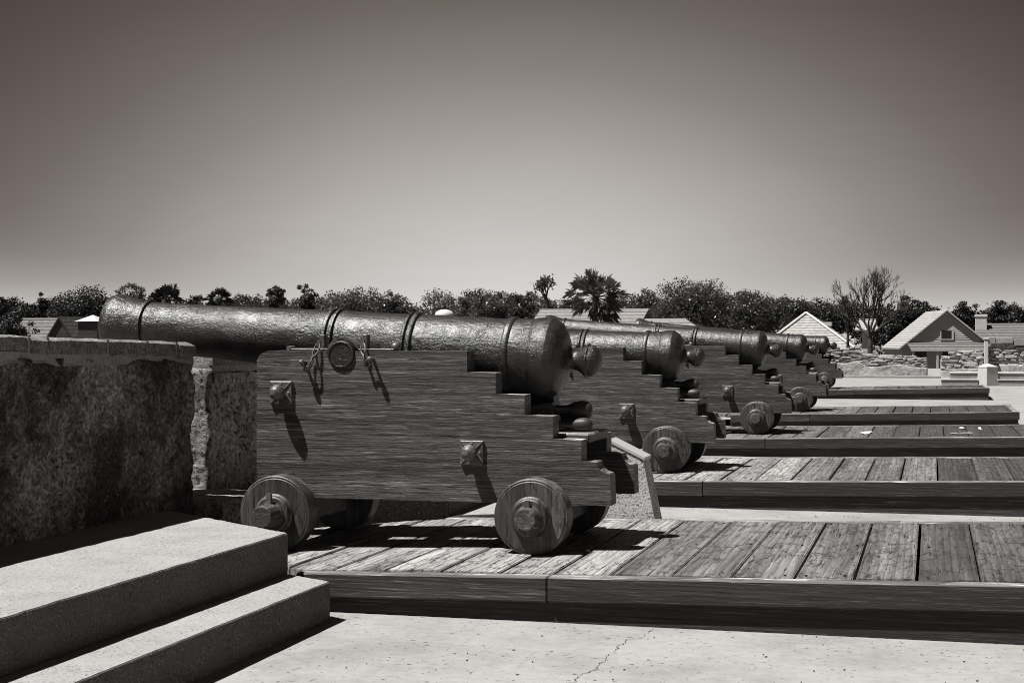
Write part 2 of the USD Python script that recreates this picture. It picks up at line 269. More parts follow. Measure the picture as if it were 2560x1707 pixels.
def shingle_mat(name, v, row=0.22, axis='z', bump=0.8):
    return material(name, {
        'tc': ('texture_coordinate', {}), 'sp': ('separate_xyz', {}),
        'k': ('math', {'math_type': 'divide', 'value2': row}), 'fr': ('math', {'math_type': 'fraction'}),
        'r': ('rgb_ramp', {'ramp': [(0.0, tone(v * 0.30)), (0.22, tone(v * 0.45)), (0.30, tone(v)), (1.0, tone(v * 1.12))]}),
        'n': ('noise_texture', {'scale': 3.5, 'detail': 4.0}), 'r2': ('rgb_ramp', {'ramp': [(0.3, (.72,) * 3), (0.7, (1.2,) * 3)]}),
        'm': ('mix_color', {'blend_type': 'multiply', 'fac': 1.0, 'use_clamp': False}), 'b': ('bump', {'strength': bump, 'distance': 0.03}),
        'p': ('principled_bsdf', {'roughness': 0.85, 'specular_ior_level': 0.3})},
        [('tc.object', 'sp.vector'), (f'sp.{axis}', 'k.value1'), ('k.value', 'fr.value1'), ('fr.value', 'r.fac'), ('tc.object', 'n.vector'), ('n.fac', 'r2.fac'), ('r.color', 'm.a'), ('r2.color', 'm.b'),
         ('m.result', 'p.base_color'), ('fr.value', 'b.height'), ('b.normal', 'p.normal')])

M = dict(
    ground=stone_mat('terreplein_concrete', .172, .203, .222, 14.0, 0.5, 0.004, 1.3, 0.95, None, 0.80, 1.06, pr=(.36, .58), pits=0.12, pit_scale=30.0),
    town=flat_mat('town_ground', .09, 0.95, 0.2, 0.4),
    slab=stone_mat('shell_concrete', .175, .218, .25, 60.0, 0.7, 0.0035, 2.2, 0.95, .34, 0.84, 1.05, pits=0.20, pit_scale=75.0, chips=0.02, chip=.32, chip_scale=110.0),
    wall=stone_mat('weathered_coquina', .025, .09, .27, 30.0, 1.0, 0.008, 1.5, 0.95, None, 0.30, 1.8, pits=0.22, pit_scale=60.0, pr=(.42, .60), chips=-.01, chip=.22, chip_scale=55.0),
    coping=stone_mat('coping_stone', .05, .12, .22, 40.0, 0.9, 0.006, 4.0, 0.95, None, 0.7, 1.2, pits=0.22, pit_scale=70.0, chips=0.03, chip=.34, chip_scale=75.0),
    mortar=stone_mat('lime_mortar', .13, .18, .23, 40.0, 0.5, 0.004, 5.0, 0.95, None, 0.85, 1.1),
    cheek_coquina=stone_mat('sunlit_coquina', .06, .23, .42, 24.0, 1.0, 0.014, 4.0, 0.95, None, 0.5, 1.3, pits=0.27, pit_scale=32.0),
    ruin=stone_mat('old_coquina', .14, .27, .36, 6.0, 0.9, 0.03, 0.7, 0.95, None, 0.75, 1.2, pits=0.04, pit_scale=7.0),
    white=stone_mat('whitewash', .31, .36, .39, 5.0, 0.25, 0.01, 0.8, 0.9, None, 0.9, 1.08),
    grey=stone_mat('grey_plaster', .16, .21, .25, 7.0, 0.4, 0.01, 1.2, 0.9, None, 0.75, 1.15, pits=0.02, pit_scale=9.0),
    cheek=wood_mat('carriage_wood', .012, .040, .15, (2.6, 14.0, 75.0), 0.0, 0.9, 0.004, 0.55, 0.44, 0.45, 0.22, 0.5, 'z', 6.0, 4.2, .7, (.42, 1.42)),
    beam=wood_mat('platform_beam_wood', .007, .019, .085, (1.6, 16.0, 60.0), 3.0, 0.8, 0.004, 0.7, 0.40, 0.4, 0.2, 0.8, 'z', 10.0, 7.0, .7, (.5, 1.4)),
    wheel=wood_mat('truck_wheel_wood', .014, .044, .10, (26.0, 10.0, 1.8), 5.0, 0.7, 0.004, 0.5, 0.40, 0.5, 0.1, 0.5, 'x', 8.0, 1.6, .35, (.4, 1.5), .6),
    endgrain=wood_mat('end_grain_wood', .016, .042, .10, (16.0, 5.0, 30.0), 7.0, 0.7, 0.004, 0.6, 0.40, 0.4, 0.1, 0.6, 'z', 12.0),
    dark_wood=wood_mat('dark_wood', .012, .025, .06, (3.0, 14.0, 30.0), 9.0, 0.6, 0.003, 0.5),
    iron=iron_mat('cast_iron', .013, 0.335, 150.0, 1.0, 0.0040, 0.52),
    fitting=iron_mat('iron_fitting', .055, 0.45, 90.0, 0.8, 0.003, 0.6),
    black=flat_mat('dark_opening', .012, 0.9, 3.0, 0.1),
    bark=flat_mat('bark', .035, 0.95, 5.0, 0.35, 0.6),
    pale_bark=flat_mat('pale_bark', .16, 0.95, 4.0, 0.5, 0.6),
    leaf_dark=leaf_mat('leaf_dark', .030), leaf_mid=leaf_mat('leaf_mid', .13, 0.4, .42), leaf_light=leaf_mat('leaf_light', .19, 0.38, .45),
    leaf_pale=leaf_mat('leaf_pale', .20, 0.6), palm=leaf_mat('palm_leaf', .21, 0.32, 0.45), palm_dark=leaf_mat('palm_leaf_dark', .03, 0.5, 0.2), dead=leaf_mat('dead_frond', .12, 0.8, 0.1),
    shingle=shingle_mat('roof_shingle', .25, 0.2), shingle_far=shingle_mat('roof_shingle_far', .15, 0.30), shingle_dark=shingle_mat('roof_shingle_dark', .09, 0.25),
    siding=flat_mat('house_siding', .34, 0.8, 2.0, 0.12), trim=flat_mat('white_trim', .38, 0.7, 2.0, 0.08),
    plaque=flat_mat('sign_panel', .34, 0.35, 3.0, 0.05, 0.05, 0.5), pedestal=stone_mat('pebble_concrete', .20, .36, .44, 60.0, 0.9, 0.006, 3.0, 0.9, None, 0.9, 1.1, pits=0.27, pit_scale=70.0),
)
DECKS = [wood_mat(f'vignetted_plank_{n}', lo, mid, hi, (30.0, 1.3, 30.0), 11.0 + i, 0.8, 0.004, 0.7, ck, 0.4, 0.12, 0.6, 'x', 7.0, 1.0, .28, (.55, 1.25), 1.0)
         for i, (n, lo, mid, hi, ck) in enumerate((('brightest', .11, .20, .26, .42), ('medium', .05, .105, .19, .41), ('brown', .026, .058, .12, .40), ('dark', .015, .034, .075, .40)))]  # plank-to-plank tones that also carry painted glare and vignette

# ------------------------------------------------------------------ ground
gx, ex = 30.0, 0.0
terr = UsdGeom.Xform.Define(stage, path_of('terreplein')).GetPrim(); keys(terr, kind='structure')
part(terr, 'pavement', boxm(-7.4, gx, -12, 90, -8, 0), M['ground'])
rng = np.random.default_rng(5)
cr = np.array([atz for atz in [at(1244 + 180 * t, 0, 1) for t in (0, 1)]])
def ground_pt(x, y):
    dz = (853.5 - y) / 3904.0; dx = (x - 1280) / 3904.0; k = -EYE / dz
    return np.array([(VIEW[0] + SIDE[0] * dx) * k, (VIEW[1] + SIDE[1] * dx) * k, 0.0])
A, B = ground_pt(1330, 1740), ground_pt(1655, 1573)
pts, wob = [], 0
for i in range(70):
    t = i / 69; wob = 0.8 * wob + rng.normal(0, 0.012)
    pts.append(A + (B - A) * t + np.array([wob + 0.06 * math.sin(5 * t), -0.4 * wob, 0]))
pts = np.array(pts); wdt = 0.0008 + 0.0022 * rng.random(70) ** 2; tn = np.gradient(pts, axis=0); nn = np.stack([-tn[:, 1], tn[:, 0], 0 * tn[:, 0]], 1); nn /= np.linalg.norm(nn, axis=1, keepdims=True)
vv = np.vstack([pts + nn * wdt[:, None], pts - nn * wdt[:, None]]); vv[:, 2] = 0.003
ii = np.arange(69); part(terr, 'crack', (vv, np.vstack([np.stack([ii, ii + 70, ii + 71], 1), np.stack([ii, ii + 71, ii + 1], 1)])), M['black'])
rl = np.random.default_rng(31); lv = []
for k in range(46):
    q = ground_pt(rl.uniform(760, 2600), rl.uniform(1585, 1720)) if k < 32 else ground_pt(rl.uniform(1700, 2560), rl.uniform(1283, 1300))
    a = rl.uniform(0, 6.28); L_ = rl.uniform(.003, .010); c, s_ = math.cos(a), math.sin(a)
    lv.append(hull([(q[0] + c * u * L_ - s_ * w * L_, q[1] + s_ * u * L_ + c * w * L_, z + abs(u) * .003) for u, w in ((-1, 0), (0, .35), (1, 0), (0, -.35)) for z in (.001, .004)]))
lf = usdkit.mesh(stage, path_of('leaf_scraps'), cat(*lv), M['dark_wood']).GetPrim(); keys(lf, kind='stuff', label='dry leaf scraps and grit strewn on the pale pavement', category='debris')
struct('town_ground', boxm(-2500, 2500, -600, 3000, -9, -8.5), M['town'])

# ------------------------------------------------------------------ gun platforms
DK = lambda X: 0.215 + 0.0215 * (np.asarray(X) + 3.42)
SKEW = [(-3.42, 0.0), (1.42, 0.0), (1.42, 1.0), (-3.42, 1.0), (-4.55, 0.68), (-4.55, 0.40)]
LIB = []
def tilt(m, sub=None):
    m = m.copy(); v = m.vertices.copy(); v[:, 2] += DK(v[:, 0]); m.vertices = v; return m
def platform(Y0, Y1, label, seed, seams, n_dark):
    r = np.random.default_rng(seed); t = thing('gun_platform', label, 'platform', (0, Y0, 0), group=None)
    D = Y1 - Y0
    c = (0.52 * D)
    outline = Polygon([(-3.44, 0.115), (1.30, 0.115), (1.30, D - 0.115), (-3.44, D - 0.115), (-4.43, c + 0.46), (-4.43, c - 0.46)])
    xs = [-4.60]; x = -4.60
    s0 = seams
    xs = sorted([s0 + 0.317 * k + r.normal(0, .010) for k in range(-9, 10)]); xs = [q for q in xs if -4.55 < q < 1.28]; xs = [-4.6] + xs + [1.31]
    for a, b in zip(xs[:-1], xs[1:]):
        gap = 0.004 + 0.006 * r.random(); rise = r.normal(0, 0.004)
        pg = outline.intersection(sbox(a + gap, -1, b - gap, D + 1))
        if pg.is_empty or pg.area < 0.01: continue
        m = prism(pg.buffer(-0.004).buffer(0.004, join_style=2) if pg.area > 0.02 else pg, 0.055)
        top = prism(pg.buffer(-0.006, join_style=2), 0.004); top.apply_translation([0, 0, 0.055])
        m = cat(m, top); m.apply_translation([0, 0, -0.059 + rise]); v = m.vertices.copy(); v[:, 2] += (v[:, 0] - (a + b) / 2) * r.normal(0, .018) + (v[:, 1] - D / 2) * r.normal(0, .0015); m.vertices = v; m = tilt(m)
        k = 0 if a < -1.7 else (0 if r.random() < 0.4 else 1) if a < -0.95 else (1 if r.random() < 0.65 else 2) if a < -0.2 else (2 if r.random() < 0.6 else 3)  # tone picked by position: glare painted on the left, vignette on the right
        part(t, 'plank', m, DECKS[min(3, k + n_dark)])
    jx = -1.98 + (0 if Y0 < 9 else r.normal(0, 0.12))
    for y0, y1 in ((0.0, 0.108), (D - 0.108, D)):
        for x0, x1 in ((-3.42, jx - 0.0012), (jx + 0.0012, 1.42)):
            part(t, 'edge_beam', tilt(cbox(x0, x1, y0, y1, -0.135, 0.0, 0.008)), M['beam'])
        lo = hull([(X, Y, Z) for X in (-3.42, 1.40) for Y in (y0 + 0.034, y1 - 0.034) for Z in (-0.01, float(DK(X)) - 0.139)])
        part(t, 'sole_beam', lo, M['beam'])
    part(t, 'edge_beam', tilt(cbox(1.314, 1.416, 0.112, D - 0.112, -0.135, 0.001, 0.008)), M['beam'])
    lo = hull([(X, Y, Z) for X in (1.29, 1.38) for Y in (0.10, D - 0.10) for Z in (-0.01, float(DK(X)) - 0.139)])
    part(t, 'sole_beam', lo, M['beam'])
    nails = []
    for q in xs[1:-1]:
        for yy in (0.24, D * 0.52, D - 0.24):
            for e in (-0.06, 0.06):
                n_ = trimesh.creation.cylinder(0.008, 0.006, sections=6); n_.apply_translation([q + e + r.normal(0, 0.008), yy + r.normal(0, 0.02), 0.0]); nails.append(n_)
    part(t, 'nail_heads', tilt(cat(*[n_ for n_ in nails if n_.centroid[0] > -3.3])), M['black'], kind='stuff')
    return t
GUNS_Y = [8.08, 14.0, 20.43, 27.5, 41.6]
GUNS_D = [2.85, 3.0, 3.05, 3.1, 2.95]
PL = ['near plank platform with cracked boards under the closest cannon', 'plank platform just behind the slanted sign, under the second cannon',
      'third plank platform, with white paint splashes on one dark board', 'fourth plank platform whose squared right end stands on bright pavement', 'farthest plank platform, short dark strip ending near the white pillar']
for i in range(5):
    platform(GUNS_Y[i], GUNS_Y[i] + GUNS_D[i], PL[i], 40 + i, -1.65 + (0, 0.12, 0.21, 0.05, 0.17)[i], 0 if i < 2 else 1)

p3 = stage.GetPrimAtPath('/World/gun_platform_002'); rs = np.random.default_rng(8)
for cx, cy, rx, ry in ((.40, 2.0, .035, .22), (.63, 1.85, .022, .35), (.44, .80, .07, .05), (.28, .70, .05, .05), (-.85, 1.0, .07, .30)):
    an = np.linspace(0, 2 * np.pi, 28, endpoint=False); wob = 1 + .35 * np.sin(an * 3 + cx * 9) * rs.random() + .18 * rs.normal(size=28)
    pg = Polygon(np.stack([cx + rx * wob * np.cos(an), cy + ry * wob * np.sin(an)], 1)).buffer(0)
    pg = max(getattr(pg, 'geoms', [pg]), key=lambda g: g.area)
    m = prism(pg, .003); m.apply_translation([0, 0, .010]); part(p3, 'paint_splash', tilt(m), M['white'])

# ------------------------------------------------------------------ steps up to the parapet
def steps(label, y0, y1, near_skew, far_skew, seed):
    t = thing('banquette_steps', label, 'steps', (0, 0, 0))
    # far_skew / near_skew: the ends cut back towards the gun opening
    s = 0.66 / 1.0
    up = [(-3.455, y0), (-3.455, y1), (-4.72, y1 + (0.95 if far_skew else 0)), (-4.72, y0 - (1.05 if near_skew else 0))]
    lo = [(-3.125, y0 + (0.2 if near_skew else 0)), (-3.125, y1 - (0.2 if far_skew else 0)), (-3.452, y1), (-3.452, y0)]
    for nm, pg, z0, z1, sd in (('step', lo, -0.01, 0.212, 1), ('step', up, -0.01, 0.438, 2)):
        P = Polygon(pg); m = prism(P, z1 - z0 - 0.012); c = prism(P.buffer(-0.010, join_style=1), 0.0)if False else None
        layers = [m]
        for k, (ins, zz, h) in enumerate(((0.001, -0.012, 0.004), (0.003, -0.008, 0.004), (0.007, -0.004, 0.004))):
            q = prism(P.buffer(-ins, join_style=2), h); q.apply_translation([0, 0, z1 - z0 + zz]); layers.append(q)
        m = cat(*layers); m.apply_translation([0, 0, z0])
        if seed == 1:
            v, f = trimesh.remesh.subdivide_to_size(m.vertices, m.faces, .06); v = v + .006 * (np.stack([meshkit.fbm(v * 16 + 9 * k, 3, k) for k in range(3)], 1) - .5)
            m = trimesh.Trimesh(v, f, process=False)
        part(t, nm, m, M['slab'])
    return t
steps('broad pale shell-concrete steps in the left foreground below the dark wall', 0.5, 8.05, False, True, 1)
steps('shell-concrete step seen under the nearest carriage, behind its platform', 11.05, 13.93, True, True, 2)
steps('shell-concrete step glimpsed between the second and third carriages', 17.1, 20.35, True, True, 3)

# ------------------------------------------------------------------ parapet walls (merlons) on the left
def merlon(label, y0, y1, X, ztop, zslope, seed, near):
    r = np.random.default_rng(seed)
    t = thing('parapet_wall', label, 'wall', (X, y0, 0))
    D = y1 - y0; topf = lambda y: ztop - zslope * y
    body = rough_block(-2.2, 0, 0, D, -0.02, 1.2, 0.022 if near else 0.04, 0.034 if near else .022, 7.0 if near else 6.0, seed, top=lambda x, y: topf(y) - 0.115 + 0 * x, pit=.014 if near else .03)
    v = body.vertices.copy(); v[:, 1] += np.where(v[:, 1] > D / 2, 1, -1) * 0.28 * (-v[:, 0]); body.vertices = v   # the opening widens outwards
    part(t, 'wall_body', body, M['wall'] if near else M['cheek_coquina'], True)
    band = rough_block(-2.2, 0.004, 0.02, D - 0.012, 1.2, 1.3, 0.025, 0.010, 7.0, seed + 3, top=lambda x, y: topf(y) - 0.085 + 0 * x)
    v = band.vertices.copy(); k = (v[:, 2] - 1.2) / (topf(v[:, 1]) - 0.085 - 1.2)
    low = topf(v[:, 1]) - 0.142 + 0.05 * (meshkit.noise(np.stack([v[:, 1] * 2.6, 0 * k, 0 * k + seed], 1)) - 0.5) + 0.02 * (meshkit.noise(np.stack([v[:, 1] * 9, 0 * k, 0 * k + seed], 1)) - 0.5)
    v[:, 2] = low + np.clip(k, 0, 1) * (topf(v[:, 1]) - 0.087 - low); v[:, 1] += np.where(v[:, 1] > D / 2, 1, -1) * 0.28 * np.maximum(-v[:, 0], 0); band.vertices = v
    part(t, 'mortar_bed', band, M['mortar'])
    return t, topf
wall1, tf = merlon('dark weathered coquina wall with lime mortar under its stone coping, left of the cannon', 3.2, 9.30, -4.65, 1.60, 0.0165, 7, True)
seam_px = [(-200, 850), (-90, 848), (71, 846), (118, 846), (268, 848), (367, 850), (440, 852)]
ys = [3.2]
for x, y in seam_px:
    dx = (x - 1280) / 3904.0; ys.append(-4.65 * (VIEW[1] + SIDE[1] * dx) / (VIEW[0] + SIDE[0] * dx))
ys = sorted(set([3.2, 4.3, 5.2] + [q for q in ys if 5.4 < q < 9.2] + [9.30]))
rng = np.random.default_rng(3)
def coping(t, ys, y_off, tf, depth, seed):
    r = np.random.default_rng(seed)
    for a, b in zip(ys[:-1], ys[1:]):
        a, b = a - y_off, b - y_off; g = 0.013; o = r.normal(0, 0.004)
        m = rough_block(-depth, 0.010 + o, a + g, b - g, 0.0, 0.092, 0.03, 0.007, 12.0, int(r.integers(1e6)), top=lambda x, y: 0.092 - 0.012 * (np.maximum(0, x + 0.05) / 0.05) ** 2)
        v = m.vertices.copy(); v[:, 2] += tf(v[:, 1]) - 0.092 - r.uniform(0, 0.005)
        if b > ys[-1] - y_off - .03: v[:, 1] += .30 * np.minimum(0, v[:, 0]) * (v[:, 1] - a) / (b - a)
        if a < .03: v[:, 1] -= .30 * np.minimum(0, v[:, 0]) * (b - v[:, 1]) / (b - a)
        m.vertices = v
        part(t, 'coping_stone', m, M['coping'], 30)
        if b < ys[-1] - y_off - 0.02:
            j = boxm(-depth, 0.005, b - g, b + g, 0.0, 0.084); v = j.vertices.copy(); v[:, 2] += tf(v[:, 1]) - 0.091; j.vertices = v
            part(t, 'mortar_joint', j, M['mortar'])
coping(wall1, ys, 3.2, tf, 0.55, 9)
GY = [9.55, 15.5, 21.9, 28.9, 43.1]
def second_course(t, ys, y_off, tf, seed):
    r = np.random.default_rng(seed)
    for a, b in zip(ys[:-1], ys[1:]):
        a, b = a - y_off, b - y_off
        m = rough_block(-.5, .018 + r.normal(0, .004), a + .01, b - .01, 0, .072, .03, .008, 12.0, int(r.integers(1e6)))
        v = m.vertices.copy(); v[:, 2] += tf(v[:, 1]) - .225; m.vertices = v; part(t, 'course_stone', m, M['cheek_coquina'], 30)
wall2, tf2 = merlon('rough coquina wall glimpsed in the gap between dark wall and carriage', 10.1, 14.9, -4.93, 1.425, 0.0, 23, False)
coping(wall2, [10.1, 10.85, 11.7, 12.6, 13.5, 14.9], 10.1, tf2, 0.6, 13)
second_course(wall2, [10.12, 10.5, 11.3, 12.2, 13.1, 14.9], 10.1, tf2, 17)
for k, (a, b, lb) in enumerate(((16.0, 21.2, 'coquina parapet wall behind the second and third carriages'), (22.6, 28.2, 'coquina parapet wall behind the third and fourth carriages'), (29.7, 42.3, 'long coquina parapet wall behind the last two carriages'), (43.9, 70.0, 'coquina parapet wall beyond the last cannon'))):
    w, tfk = merlon(lb, a, b, -4.93, 1.40, 0.0, 31 + k, False)
sill = thing('embrasure_sill', 'pale stone sill in the gun opening beside the dark wall', 'sill', (-4.46, 9.33, 0))
part(sill, 'sill_stone', rough_block(-2.4, 0, 0.0, 0.77, -0.01, 0.46, 0.05, 0.010, 8.0, 51), M['cheek_coquina'])

# ------------------------------------------------------------------ cannon barrel (origin at the trunnions, muzzle along -x)
AX = 0.065
def cannon(name, label, loc, elev):
    t = thing(name, label, 'cannon', loc, ry=elev)
    up = lambda m: move(m, (0, 0, AX))
    R = dict(n=96, rough=0.0022)
    part(t, 'barrel', up(lathe_x([(-1.555, .166), (-1.0, .178), (-.25, .200), (-.18, .203), (.10, .207), (.29, .213), (.36, .217), (.70, .224), (.955, .229), (1.0, .234), (1.13, .241)], seed=1, **R)), M['iron'], True)
    part(t, 'muzzle', up(lathe_x([(-1.40, .070), (-1.845, .072), (-1.855, .085), (-1.855, .150), (-1.848, .182), (-1.835, .194), (-1.812, .197), (-1.806, .203), (-1.785, .205), (-1.76, .200), (-1.70, .187), (-1.62, .172), (-1.59, .168), (-1.55, .166)], seed=2, step=0.012, **R)), M['iron'], 40)
    for x, r0, w in ((-1.567, .166, .030), (-.235, .200, .034), (-.186, .203, .022), (.305, .213, .022), (.345, .216, .040), (.978, .230, .044)):
        part(t, 'reinforce_ring', up(lathe_x([(x - w / 2 - .004, r0 - .01), (x - w / 2, r0 + .010), (x - w * .3, r0 + .0165), (x + w * .3, r0 + .0165), (x + w / 2, r0 + .010), (x + w / 2 + .004, r0 - .01)], seed=3, step=0.008, **R)), M['iron'], 40)
    part(t, 'base_ring', up(lathe_x([(1.12, .236), (1.135, .249), (1.20, .256), (1.235, .257), (1.243, .252)], seed=4, **R)), M['iron'], 40)
    cas = node(t, 'cascabel')
    part(cas, 'breech_face', up(lathe_x([(1.243, .252), (1.262, .243), (1.292, .222), (1.315, .188), (1.333, .148), (1.343, .110), (1.352, .082), (1.368, .066), (1.385, .061)], seed=5, n=96, rough=0.004, step=0.012)), M['iron'], 40)
    part(cas, 'knob', up(lathe_x([(1.384, .061), (1.405, .065), (1.43, .080), (1.452, .097), (1.462, .103), (1.467, .111), (1.473, .111), (1.479, .103), (1.50, .100), (1.525, .084), (1.545, .058), (1.557, .026), (1.560, .001)], seed=6, n=64, rough=0.004, step=0.010)), M['iron'], 40)
    for s in (-1, 1):
        a, b = (.15, .470)
        pr = [(s * a, .0887), (s * (b - .012), .0887), (s * (b - .003), .085), (s * b, .076), (s * (b - .006), .073), (s * (b - .006), .001)]
        part(t, 'trunnion', lathe_y(pr, 48), M['iron'], 40)
    vent = trimesh.creation.cylinder(0.018, 0.02, sections=12); vent.apply_translation([1.06, 0, AX + .236]); part(t, 'vent', vent, M['fitting'])
    return t
TR = (-3.548, 9.555, 1.42)
gun0 = cannon('cannon', 'closest rough iron cannon, its muzzle resting over the dark wall', TR, 4.2)
DX = [0, -.19, -.01, 0.0, -.49]; DY = [0, 5.95, 12.35, 19.40, 33.5]; EL = [4.2, 2.6, 5.4, 6.7, 4.0]
BL = [None, 'second iron cannon, directly right of the closest breech knob', 'third iron cannon from the viewer, between the second and the raised one', 'fourth iron cannon, raised steepest with its muzzle beside the palm', 'farthest and smallest iron cannon, its round knob before the shingled hip roof']
for i in range(1, 5):
    e = math.radians(EL[i]); zb = 1.394 + (0, -.04, .0, -.02, -.0)[i]
    dup(gun0, 'cannon', BL[i], (TR[0] + DX[i], TR[1] + DY[i], zb + 1.24 * math.sin(e) - AX), ry=EL[i])

# ------------------------------------------------------------------ gun carriage (origin on the platform under the barrel's axis)
CO = np.array([-3.0, 9.555, 0.225])
def carriage(name, label, loc):
    t = thing(name, label, 'gun carriage', loc)
    ox, oz = CO[0], CO[2]
    pz = lambda X, Z: (X - ox, Z - oz)
    arc = [pz(-4.012 - .104 * math.sin(a), 1.443 - .075 + .075 * math.cos(a)) for a in np.linspace(0, math.pi / 2, 9)]
    prof = [pz(-4.116, .525)] + arc[::-1]
    tr = [pz(TR[0] + .092 * math.cos(a), 1.425 + .092 * math.sin(a)) for a in np.linspace(math.pi, 2 * math.pi, 13)]
    prof += [pz(TR[0] - .092, 1.443)] + tr + [pz(TR[0] + .092, 1.443)]
    prof += [pz(*q) for q in ((-2.731, 1.443), (-2.731, 1.314), (-2.55, 1.310), (-2.55, 1.182), (-2.37, 1.178), (-2.37, 1.056), (-2.194, 1.052), (-2.194, .916), (-2.02, .911), (-2.02, .786),
                              (-1.924, .782), (-1.919, .757), (-1.905, .737), (-1.882, .720), (-1.853, .712), (-1.845, .700), (-1.838, .525))]
    for y0, y1 in ((-.455, -.300), (.300, .455)):
        ck = node(t, 'cheek'); zb = [0.0, .925 - oz, 1.327 - oz, 2.0]
        for za, zc in zip(zb[:-1], zb[1:]):
            pgn = Polygon(prof).intersection(sbox(-5, za + .0008, 5, zc - .0008))
            for g in getattr(pgn, 'geoms', [pgn]):
                if g.area > .01: part(ck, 'baulk', prism_y(g, y0, y1), M['cheek'])
    part(t, 'stool_bed', cat(cbox(-2.95 - ox, -2.005 - ox, -.297, .297, .885 - oz, .940 - oz, .008)), M['cheek'])
    part(t, 'transom', cbox(-3.95 - ox, -3.80 - ox, -.30, .30, .58 - oz, 1.20 - oz, .008), M['cheek'])
    for nm, X, Zc in (('axletree', -2.285, .458), ('axletree', -3.916, .445)):
        part(t, nm, cbox(X - .10 - ox, X + .10 - ox, -.47, .47, Zc - .085 - oz, .523 - oz, .01), M['cheek'])
    for X, Zc, Rw, pin, arm in ((-3.916, .440, .232, True, .20), (-2.285, .464, .226, False, .14)):
        for s in (-1, 1):
            w = node(t, 'truck_wheel'); cx, cz = X - ox, Zc - oz
            f, bk = .632, .492                       # outer and inner faces
            part(w, 'disc', lathe_y([(s * bk, .001), (s * bk, Rw - .006), (s * (bk + .006), Rw), (s * (f - .006), Rw), (s * f, Rw - .006), (s * f, Rw - .016), (s * (f + .004), Rw - .02), (s * (f + .004), .001)], 64, cx, cz), M['wheel'], 30)
            part(w, 'hub_ring', lathe_y([(s * f, .124), (s * (f + .012), .122), (s * (f + .020), .114), (s * (f + .046), .108), (s * (f + .052), .102), (s * (f + .052), .04)], 48, cx, cz), M['wheel'], 30)
            part(w, 'axle_arm', lathe_y([(s * (f + .04), .080), (s * (f + .066), .079), (s * (f + .069), .073), (s * (f + arm - .007), .065), (s * (f + arm), .060), (s * (f + arm), .001)], 40, cx, cz), M['endgrain'], 30)
            if True:
                zz = cz + .060
                hh = .115 if pin else .075
                part(w, 'linchpin', hull([(cx + a * .020, s * (f + .070 + b * .03), zz - .02) for a in (-1, 1) for b in (0, 1)] + [(cx + a * .012, s * (f + .070 + b * .026), zz + hh * .62) for a in (-1, 1) for b in (0, 1)]), M['endgrain'] if not pin else M['fitting'])
    # bolts with pyramid washers through the cheeks
    for X, Z in ((-3.945, 1.178), (-2.697, .826), (-2.30, .70)):
        for s in (-1, 1):
            if X == -2.30: continue
            y = s * .455; cx, cz = X - ox, Z - oz; b = node(t, 'through_bolt'); h = .073
            wv = [(cx + a * h, y, cz + c * h) for a in (-1, 1) for c in (-1, 1)] + [(cx + a * h, y + s * .016, cz + c * h) for a in (-1, 1) for c in (-1, 1)] + [(cx + a * (h - .004), y + s * .019, cz + c * (h - .004)) for a in (-1, 1) for c in (-1, 1)]
            part(b, 'washer_plate', hull(wv), M['fitting'])
            for a in (-1, 1):
                for c in (-1, 1):
                    part(b, 'washer_rib', tube([(cx + a * h * .94, y + s * .019, cz + c * h * .94), (cx + a * .025, y + s * .022, cz + c * .025)], .0042, 6), M['fitting'])
            pin = [move(trimesh.creation.icosphere(1, .008), (cx + a, y + s * .022, cz + c)) for a, c in ((0, .054), (.054, 0))]
            for q in pin: part(b, 'rivet', q, M['fitting'])
            sp = trimesh.creation.icosphere(3, .049); v = sp.vertices; v *= (1 + .22 * (meshkit.fbm(v * 45, 3, 4) - .5))[:, None]; v[:, 1] *= 1.1
            sp.vertices = v + [cx, y + s * .072, cz + .004]; sp = cat(sp, lathe_y([(y, .030), (y + s * .03, .026), (y + s * .06, .030), (y + s * .075, .034)], 20, cx, cz + .002)); part(b, 'bolt_head', sp, M['fitting'], True)
    # capsquares: straps along the cheek tops, lugs beside the trunnions, an end bolt
    zt = 1.4445 - oz; tx = TR[0] - ox
    for s in (-1, 1):
        y0, y1 = sorted((s * .345, s * .425)); cs = node(t, 'capsquare')
        for a, b in ((-.365, -.10), (.10, .335)): part(cs, 'strap', cbox(tx + a, tx + b, y0, y1, zt, zt + .012, .003), M['fitting'])
        an = np.linspace(0.12 * math.pi, .88 * math.pi, 12)
        ring = [(tx + .098 * math.cos(a), 1.42 - oz + .098 * math.sin(a)) for a in an] + [(tx + .110 * math.cos(a), 1.42 - oz + .110 * math.sin(a)) for a in an[::-1]]
        part(cs, 'arch', prism_y(Polygon(ring), y0, y1), M['fitting'])
        part(cs, 'hinge_eye', move(lathe_y([(y0, .001), (y0, .016), (y1, .016), (y1, .001)], 16), (tx - .365, 0, zt + .014)), M['fitting'], 30)
        part(cs, 'end_bolt', move(trimesh.creation.icosphere(2, .030), (tx + .335, (y0 + y1) / 2, zt + .022)), M['fitting'], True)
        for dx in (-.145, .140):
            part(cs, 'lug', cbox(tx + dx - .016, tx + dx + .016, y0 + .01, y1 - .01, zt + .010, zt + .100, .004), M['fitting'])
    # key chains hanging from the capsquare lugs to eyebolts on the cheek
    def link(p, q, r=.0064, w=.017, tw=0.0):
        p, q = np.array(p), np.array(q); dv = q - p; Ln = np.linalg.norm(dv); u = dv / Ln; a = np.cross(u, [0, 1, 0.001]); a /= np.linalg.norm(a); c = np.cross(u, a)
        a2 = math.cos(tw) * a + math.sin(tw) * c
        P = [p + u * (Ln / 2 + (Ln / 2) * math.sin(k)) + a2 * w * math.cos(k) for k in np.linspace(0, 2 * math.pi, 15)]
        return tube(P, r, 6, False)
